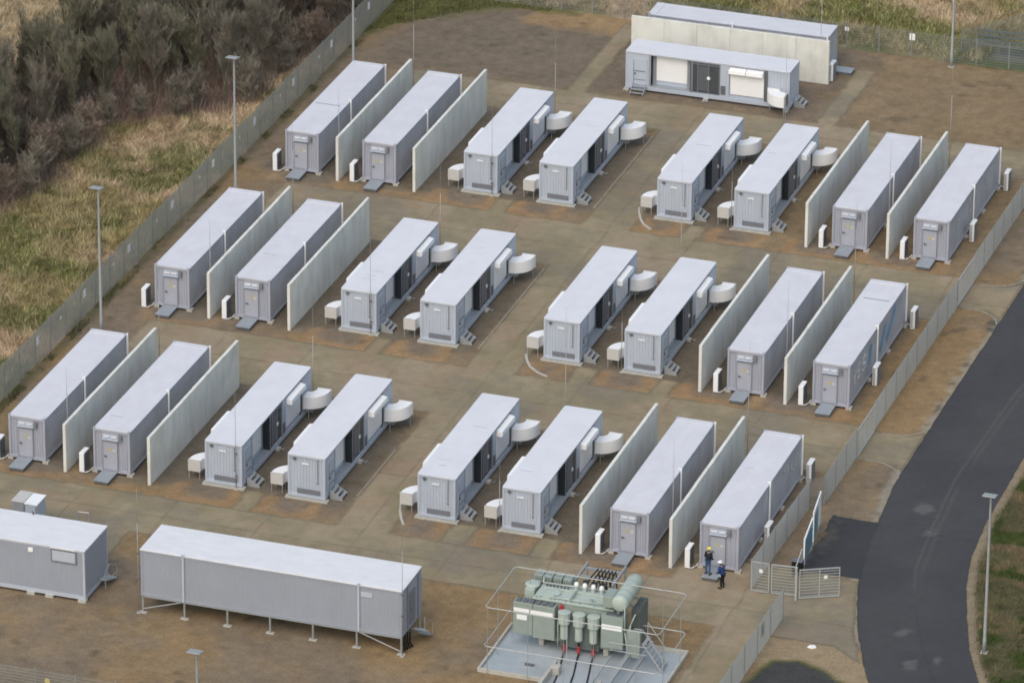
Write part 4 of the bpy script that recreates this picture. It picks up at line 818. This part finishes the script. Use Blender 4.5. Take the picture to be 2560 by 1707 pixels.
# ------------------------------------------------------------------ people
def skin_obj(name, pts, edges, rad, m, parent, sub=1):
    me = bpy.data.meshes.new(name); me.from_pydata(pts, edges, []); o = bpy.data.objects.new(name, me); COL.objects.link(o); o.parent = parent
    md = o.modifiers.new('skin', 'SKIN'); md.use_smooth_shade = True
    for i, v in enumerate(me.skin_vertices[0].data): v.radius = (rad[i], rad[i]); v.use_root = (i == 0)
    s = o.modifiers.new('sub', 'SUBSURF'); s.levels = sub; s.render_levels = sub; me.materials.append(m); return o
def person(loc, rz, label, jacket, trousers, helmet, lean=0.0, bag=None):
    t = thing('person', label, 'person', loc, rz)
    ln = lean
    P = {'pel': (0, 0, .95), 'w': (0, -.02-ln*.2, 1.1), 'ch': (0, -.03-ln*.6, 1.33), 'nk': (0, -.04-ln, 1.5), 'hd': (0, -.07-ln*1.2, 1.6), 'tp': (0, -.06-ln*1.2, 1.74),
         'sl': (-.19, -.03-ln*.8, 1.43), 'sr': (.19, -.03-ln*.8, 1.43), 'el': (-.26, .0-ln, 1.14), 'er': (.26, .0-ln, 1.14), 'wl': (-.22, -.2-ln, .98), 'wr': (.22, -.2-ln, .98), 'pl': (-.2, -.27-ln, .95), 'pr': (.2, -.27-ln, .95),
         'hl': (-.1, 0, .9), 'hr': (.1, 0, .9), 'kl': (-.11, -.03, .5), 'kr': (.12, -.02, .5), 'al': (-.12, .03, .09), 'ar': (.14, .02, .09), 'tl': (-.13, -.14, .04), 'tr': (.17, -.14, .04)}
    K_ = list(P); idx = {k: i for i, k in enumerate(K_)}
    E = [('pel', 'w'), ('w', 'ch'), ('ch', 'nk'), ('nk', 'hd'), ('hd', 'tp'), ('ch', 'sl'), ('ch', 'sr'), ('sl', 'el'), ('sr', 'er'), ('el', 'wl'), ('er', 'wr'), ('wl', 'pl'), ('wr', 'pr'), ('pel', 'hl'), ('pel', 'hr'), ('hl', 'kl'), ('hr', 'kr'), ('kl', 'al'), ('kr', 'ar'), ('al', 'tl'), ('ar', 'tr')]
    Rd = dict(pel=.12, w=.115, ch=.13, nk=.055, hd=.085, tp=.07, sl=.065, sr=.065, el=.043, er=.043, wl=.028, wr=.028, pl=.036, pr=.036, hl=.085, hr=.085, kl=.058, kr=.058, al=.04, ar=.04, tl=.035, tr=.035)
    pts = [P[k] for k in K_]; ed = [(idx[a], idx[b]) for a, b in E]; rad = [Rd[k] for k in K_]
    for s, w in ((-1, 'pl'), (1, 'pr')):              # five fingers of unequal length, slightly curled, and a thumb from the side of the palm
        bx, by, bz = P[w]
        for j, (dx, l) in enumerate(((-.024, .062), (-.008, .072), (.008, .068), (.024, .052))):
            n = len(pts); pts += [(bx+dx, by-.035, bz-.008), (bx+dx*1.1, by-.035-l*.5, bz-.022), (bx+dx*1.1, by-.035-l*.85, bz-.05)]; ed += [(idx[w], n), (n, n+1), (n+1, n+2)]; rad += [.009, .008, .007]
        n = len(pts); pts += [(bx-s*.034, by-.0, bz+.004), (bx-s*.05, by-.035, bz-.01)]; ed += [(idx[w], n), (n, n+1)]; rad += [.010, .008]
    body = skin_obj('body', pts, ed, rad, M['skin'], t)
    h = P['hd']; fc = MB().lathe((h[0], h[1]-.10, h[2]+.0), [(.012, -.02), (.018, 0)], 6, 'y').box(h[0]-.032, h[0]+.032, h[1]-.088, h[1]-.08, h[2]-.055, h[2]-.045)
    for s in (-1, 1): fc.box(h[0]+s*.034-.012, h[0]+s*.034+.012, h[1]-.09, h[1]-.082, h[2]+.03, h[2]+.042).lathe((h[0]+s*.088, h[1]+.01, h[2]-.015), [(.012, 0), (.02, .02), (.01, .045)], 6)
    fc.build('face', M['skin'], body)
    q = lambda ks: [P[k] for k in ks]
    ks = ['w', 'pel', 'ch', 'sl', 'sr', 'el', 'er', 'wl', 'wr']; ix = {k: i for i, k in enumerate(ks)}
    pj = q(ks); pj[1] = (0, 0, .88)
    skin_obj('jacket', pj, [(ix[a], ix[b]) for a, b in (('w', 'pel'), ('w', 'ch'), ('ch', 'sl'), ('ch', 'sr'), ('sl', 'el'), ('sr', 'er'), ('el', 'wl'), ('er', 'wr'))], [.17, .18, .19, .10, .10, .07, .07, .055, .055], M[jacket], t)
    ks = ['pel', 'hl', 'hr', 'kl', 'kr', 'al', 'ar']; ix = {k: i for i, k in enumerate(ks)}
    skin_obj('trousers', q(ks), [(ix[a], ix[b]) for a, b in (('pel', 'hl'), ('pel', 'hr'), ('hl', 'kl'), ('hr', 'kr'), ('kl', 'al'), ('kr', 'ar'))], [.14, .1, .1, .075, .075, .06, .06], M[trousers], t)
    for s, f in ((-1, 'l'), (1, 'r')):
        a = P['t'+f]; MB().box(a[0]-.05, a[0]+.05, a[1]-.06, a[1]+.22, 0, .09).build('boot', M['black'], t, bevel=.03)
    c = P['tp']; MB().lathe((c[0], c[1], c[2]-.06), [(.155, 0), (.15, .02), (.125, .025), (.125, .07), (.09, .12), (.03, .145)], 16).box(c[0]-.08, c[0]+.08, c[1]-.2, c[1]-.1, c[2]-.06, c[2]-.045).build('helmet', M[helmet], t, smooth=True)
    MB().lathe((c[0], c[1]+.02, c[2]-.14), [(.07, -.07), (.1, -.03), (.105, .08)], 10).build('hair', M['hair'], body)
    if bag: MB().box(-.19, .19, -.26, .02, .80, .98).build('tool_apron', M[bag], t, bevel=.03)
    return t
person((38.15, 30.95, .27), R(160), 'person in a dark jacket, jeans and a yellow helmet on the platform', 'navy', 'jeans', 'helmy', .03)
person((39.35, 30.0, .0), R(250), 'person in a blue jacket and white helmet standing on the ground by the platform', 'bluecloth', 'blackcloth', 'helmw', .10, 'greycloth')

# ------------------------------------------------------------------ vegetation
def blades(name, n, region, fn, colf, h0, h1, wd, label, lean=.5, zf=None):
    x = rng.uniform(region[0], region[1], n*3); y = rng.uniform(region[2], region[3], n*3); k = fn(x, y); x, y = x[k][:n], y[k][:n]; n = len(x)
    h = rng.uniform(h0, h1, n)*(.6+.8*fbm(x, y, 1.2, 90)); a = rng.uniform(0, 6.28, n); l = rng.uniform(0, lean, n)*h; b = (fbm(x, y, 1.1, 92)-.5)*16+rng.normal(0, .5, n); w = wd*rng.uniform(.6, 1.4, n)
    z = zf(x, y) if zf is not None else np.zeros(n)
    V = np.empty((n, 3, 3)); V[:, 0] = np.stack([x-np.cos(a)*w, y-np.sin(a)*w, z-.1], 1); V[:, 1] = np.stack([x+np.cos(a)*w, y+np.sin(a)*w, z-.1], 1); V[:, 2] = np.stack([x+np.cos(b)*l, y+np.sin(b)*l, z+h], 1)
    c = colf(x, y)*rng.uniform(.65, 1.35, (n, 1))*(.45+1.1*fbm(x, y, .8, 93, 3))[:, None]; c = np.repeat(c, 3, 0)
    o = np_mesh(name, V.reshape(-1, 3), np.arange(n*3).reshape(-1, 3), M['grass'], c); return tag(o, label, 'grass', kind='stuff')
def mead_col(x, y):
    c = np.zeros(x.shape+(3,))+np.array([.31, .265, .14]); c = mixc(c, (.50, .385, .27), sm(fbm(x, y, 7, 31)-.50, .07)); c = mixc(c, (.17, .185, .075), sm(fbm(x, y, 4, 33)-.52, .07)*.85)
    c = mixc(c, (.52, .42, .30), np.clip((-29-x)/2, 0, 1)*np.clip((y-80)/4, 0, 1)*.85); c = mixc(c, (.50, .41, .24), (rng.rand(*x.shape) < .25)*.8); return c
zW = lambda x, y: np.clip((-12.5-x)/3, 0, 1)*((fbm(x, y, 6, 81)-.5)*.5+(fbm(x, y, 1.3, 82)-.5)*.25)
zN = lambda x, y: np.clip((y-117)/3, 0, 1)*((fbm(x, y, 6, 81)-.4)*.6+(fbm(x, y, 1.3, 82)-.5)*.3)
blades('meadow_grass', 110000, (-40, -11.9, 34, 108), lambda x, y: (f_wood(x, y) < .5) & (x < -11.85-.0) & (x > -14-(y-30)*.5), mead_col, .15, .5, .035, 'tall tangled dry and green grass left of the yard', 1.6, zW)
blades('meadow_grass', 60000, (-13, 50, 116.5, 134), lambda x, y: ~((x > 33) & (y < 120)), mead_col, .2, .6, .04, 'tangled dry grass behind the back fence', 1.5, zN)
east = lambda x, y: (x > np.interp(y, [p[1] for p in RR], [p[0] for p in RR])+.45)
blades('verge_grass', 45000, (51, 72, 4, 62), east, lambda x, y: mixc(mixc(np.zeros(x.shape+(3,))+np.array([.125, .112, .068]), (.20, .155, .10), sm(fbm(x, y, 2.2, 71)-.47, .08)), (.05, .075, .02), sm(fbm(x, y, 1.7, 73)-.58, .05)), .08, .3, .03, 'rough green grass on the verge right of the road', 1.3, lambda x, y: np.clip((x-np.interp(y, [p[1] for p in RR], [p[0] for p in RR])-.5)/2, 0, 1)*(fbm(x, y, 1.6, 85)-.5)*.35)
blades('undergrowth', 45000, (-44, -12.6, 50, 130), lambda x, y: f_wood(x, y)+(fbm(x, y, 3, 95)-.5)*3 > 0, lambda x, y: mixc(np.zeros(x.shape+(3,))+np.array([.19, .155, .125]), (.28, .19, .165), sm(fbm(x, y, 5, 96)-.5, .08)), .3, 1.1, .03, 'brown bramble undergrowth beneath the bare trees', .9, zW)
blades('weeds', 3500, (-11.65, -11.0, 25, 116), lambda x, y: fbm(x, y, 1.8, 99) > .52, lambda x, y: np.zeros(x.shape+(3,))+np.array([.11, .115, .055]), .06, .28, .03, 'dark green weeds along the foot of the left fence', .8)
blades('weeds', 5000, (-11.3, 0, 107, 116), lambda x, y: poly(x, y, [(-12, 118), (-12, 107), (-10.4, 108), (-8.4, 110.7), (-4, 114.6), (2, 115.6), (2, 118)]) > fbm(x, y, 1.2, 100)-.3, lambda x, y: np.zeros(x.shape+(3,))+np.array([.12, .13, .05]), .08, .3, .035, 'green weeds in the upper left corner of the yard', .8)
# bare trees: six prototypes, copied
def tree_proto(kind, H, spread, seed, twig):
    rs = random.Random(seed); tr = MB(); tw = MB()
    def seg(mb, a, b, r0, r1, k=3):
        d = (b-a).normalized(); u = d.orthogonal().normalized(); w = d.cross(u); n = len(mb.v)
        for P, r in ((a, r0), (b, r1)):
            for i in range(k): t = 2*math.pi*i/k; mb.v.append(tuple(P+(u*math.cos(t)+w*math.sin(t))*r))
        for i in range(k): j = (i+1) % k; mb.f.append((n+i, n+j, n+k+j, n+k+i))
    def grow(p, d, L, r, lv):
        n = 3; q = p
        for i in range(n):
            d = (d+Vector((rs.uniform(-1, 1), rs.uniform(-1, 1), rs.uniform(-.2, .5)))*.16).normalized(); e = q+d*L/n; r2 = r*.8
            seg(tr if lv < 2 else tw, q, e, max(r, .009), max(r2, .008), 5 if lv == 0 else 3)
            if lv < 4:
                for _ in range((3, 3, 3, 3)[lv] if i > 0 or lv > 0 else 1):
                    az = rs.uniform(0, 6.28); s_ = rs.uniform(.45, .95)*spread; dd = (d*(.75 if lv < 2 else .5)+Vector((math.cos(az)*s_, math.sin(az)*s_, rs.uniform(.15, .8)))).normalized()
                    grow(q.lerp(e, rs.random()), dd, L*rs.uniform(.42, .62), r2*.5, lv+1)
            q, r = e, r2
    for s in range(3 if kind == 'shrub' else 1):
        grow(Vector((rs.uniform(-.3, .3)*(kind == 'shrub'), rs.uniform(-.3, .3)*(kind == 'shrub'), -.1)), Vector((rs.uniform(-.2, .2), rs.uniform(-.2, .2), 1)), H*(.72 if kind != 'shrub' else .6), .085 if kind != 'shrub' else .05, 0 if kind != 'shrub' else 1)
    t = thing('bare_tree' if kind != 'shrub' else 'bare_shrub', 'x', 'tree' if kind != 'shrub' else 'shrub')
    tr.build('trunk', M['bark'], t) if tr.v else None; tw.build('crown', M[twig], t); return t
TP = [(tree_proto('tree', 6.6, .6, 3, 'twigA'), 'leafless grey-brown tree in the dense thicket at the upper left'), (tree_proto('tree', 5.6, .7, 4, 'twigC'), 'leafless reddish-brown tree in the dense thicket at the upper left'),
      (tree_proto('tree', 6.0, .55, 5, 'twigB'), 'leafless mossy green tree in the dense thicket at the upper left'), (tree_proto('tree', 7.2, .5, 6, 'twigA'), 'tall slim leafless tree in the dense thicket at the upper left'),
      (tree_proto('shrub', 3.4, 1.1, 8, 'twigC'), 'low reddish leafless shrub at the edge of the thicket'), (tree_proto('shrub', 3.8, 1.1, 9, 'twigA'), 'low dark leafless shrub at the edge of the thicket')]
spots = []
rs = random.Random(5)
for _ in range(9000):
    x, y = rs.uniform(-46, -12.9), rs.uniform(50, 126)
    if x < -24-(y-50)*.32-6: continue
    f = float(f_wood(np.array([x]), np.array([y]))[0])
    if f < .3 or y > 108+(x+40)*.6+2: continue
    if all((x-a)**2+(y-b)**2 > 1.75**2 for a, b, c in spots): spots.append((x, y, f))
print('trees', len(spots))
for x, y, f in spots[:285]:
    n = fbm(np.array([x]), np.array([y]), 8, 200)[0]
    if f < 1.6: i = 4 if (n > .5) == (rs.random() < .8) else 5
    else: i = rs.choice([1, 1, 0]) if n > .56 else rs.choice([2, 2, 0]) if n < .42 else rs.choice([0, 0, 3, 5, 1])
    p, lb = TP[i]; lb = lb.replace('in the dense thicket at the upper left', 'zz').replace('at the edge of the thicket', 'zz').replace('zz', 'by the left fence, upper part of the thicket' if x > -18 and y > 92 else 'at the front edge of the thicket above the dry grass' if f < 4.5 and y < 93 else 'at the far left, by the straw clearing' if x < -28 and y > 78 else 'along the lower left edge of the thicket' if y < 74 else 'at the top, deep in the thicket' if y > 98 else 'in the middle of the thicket'); o = place(p, (x, y, 0), lb, rs.uniform(0, 6.28)); s = rs.uniform(.75, 1.15); o.scale = (s, s, s*rs.uniform(.9, 1.1)); o['group'] = 'bare trees and shrubs of the thicket'; o['label'] = ('taller ' if s > 1.03 else 'smaller ' if s < .87 else '')+lb.replace('tall slim', 'slim').replace('low ', '')
print('objects', len(bpy.data.objects))
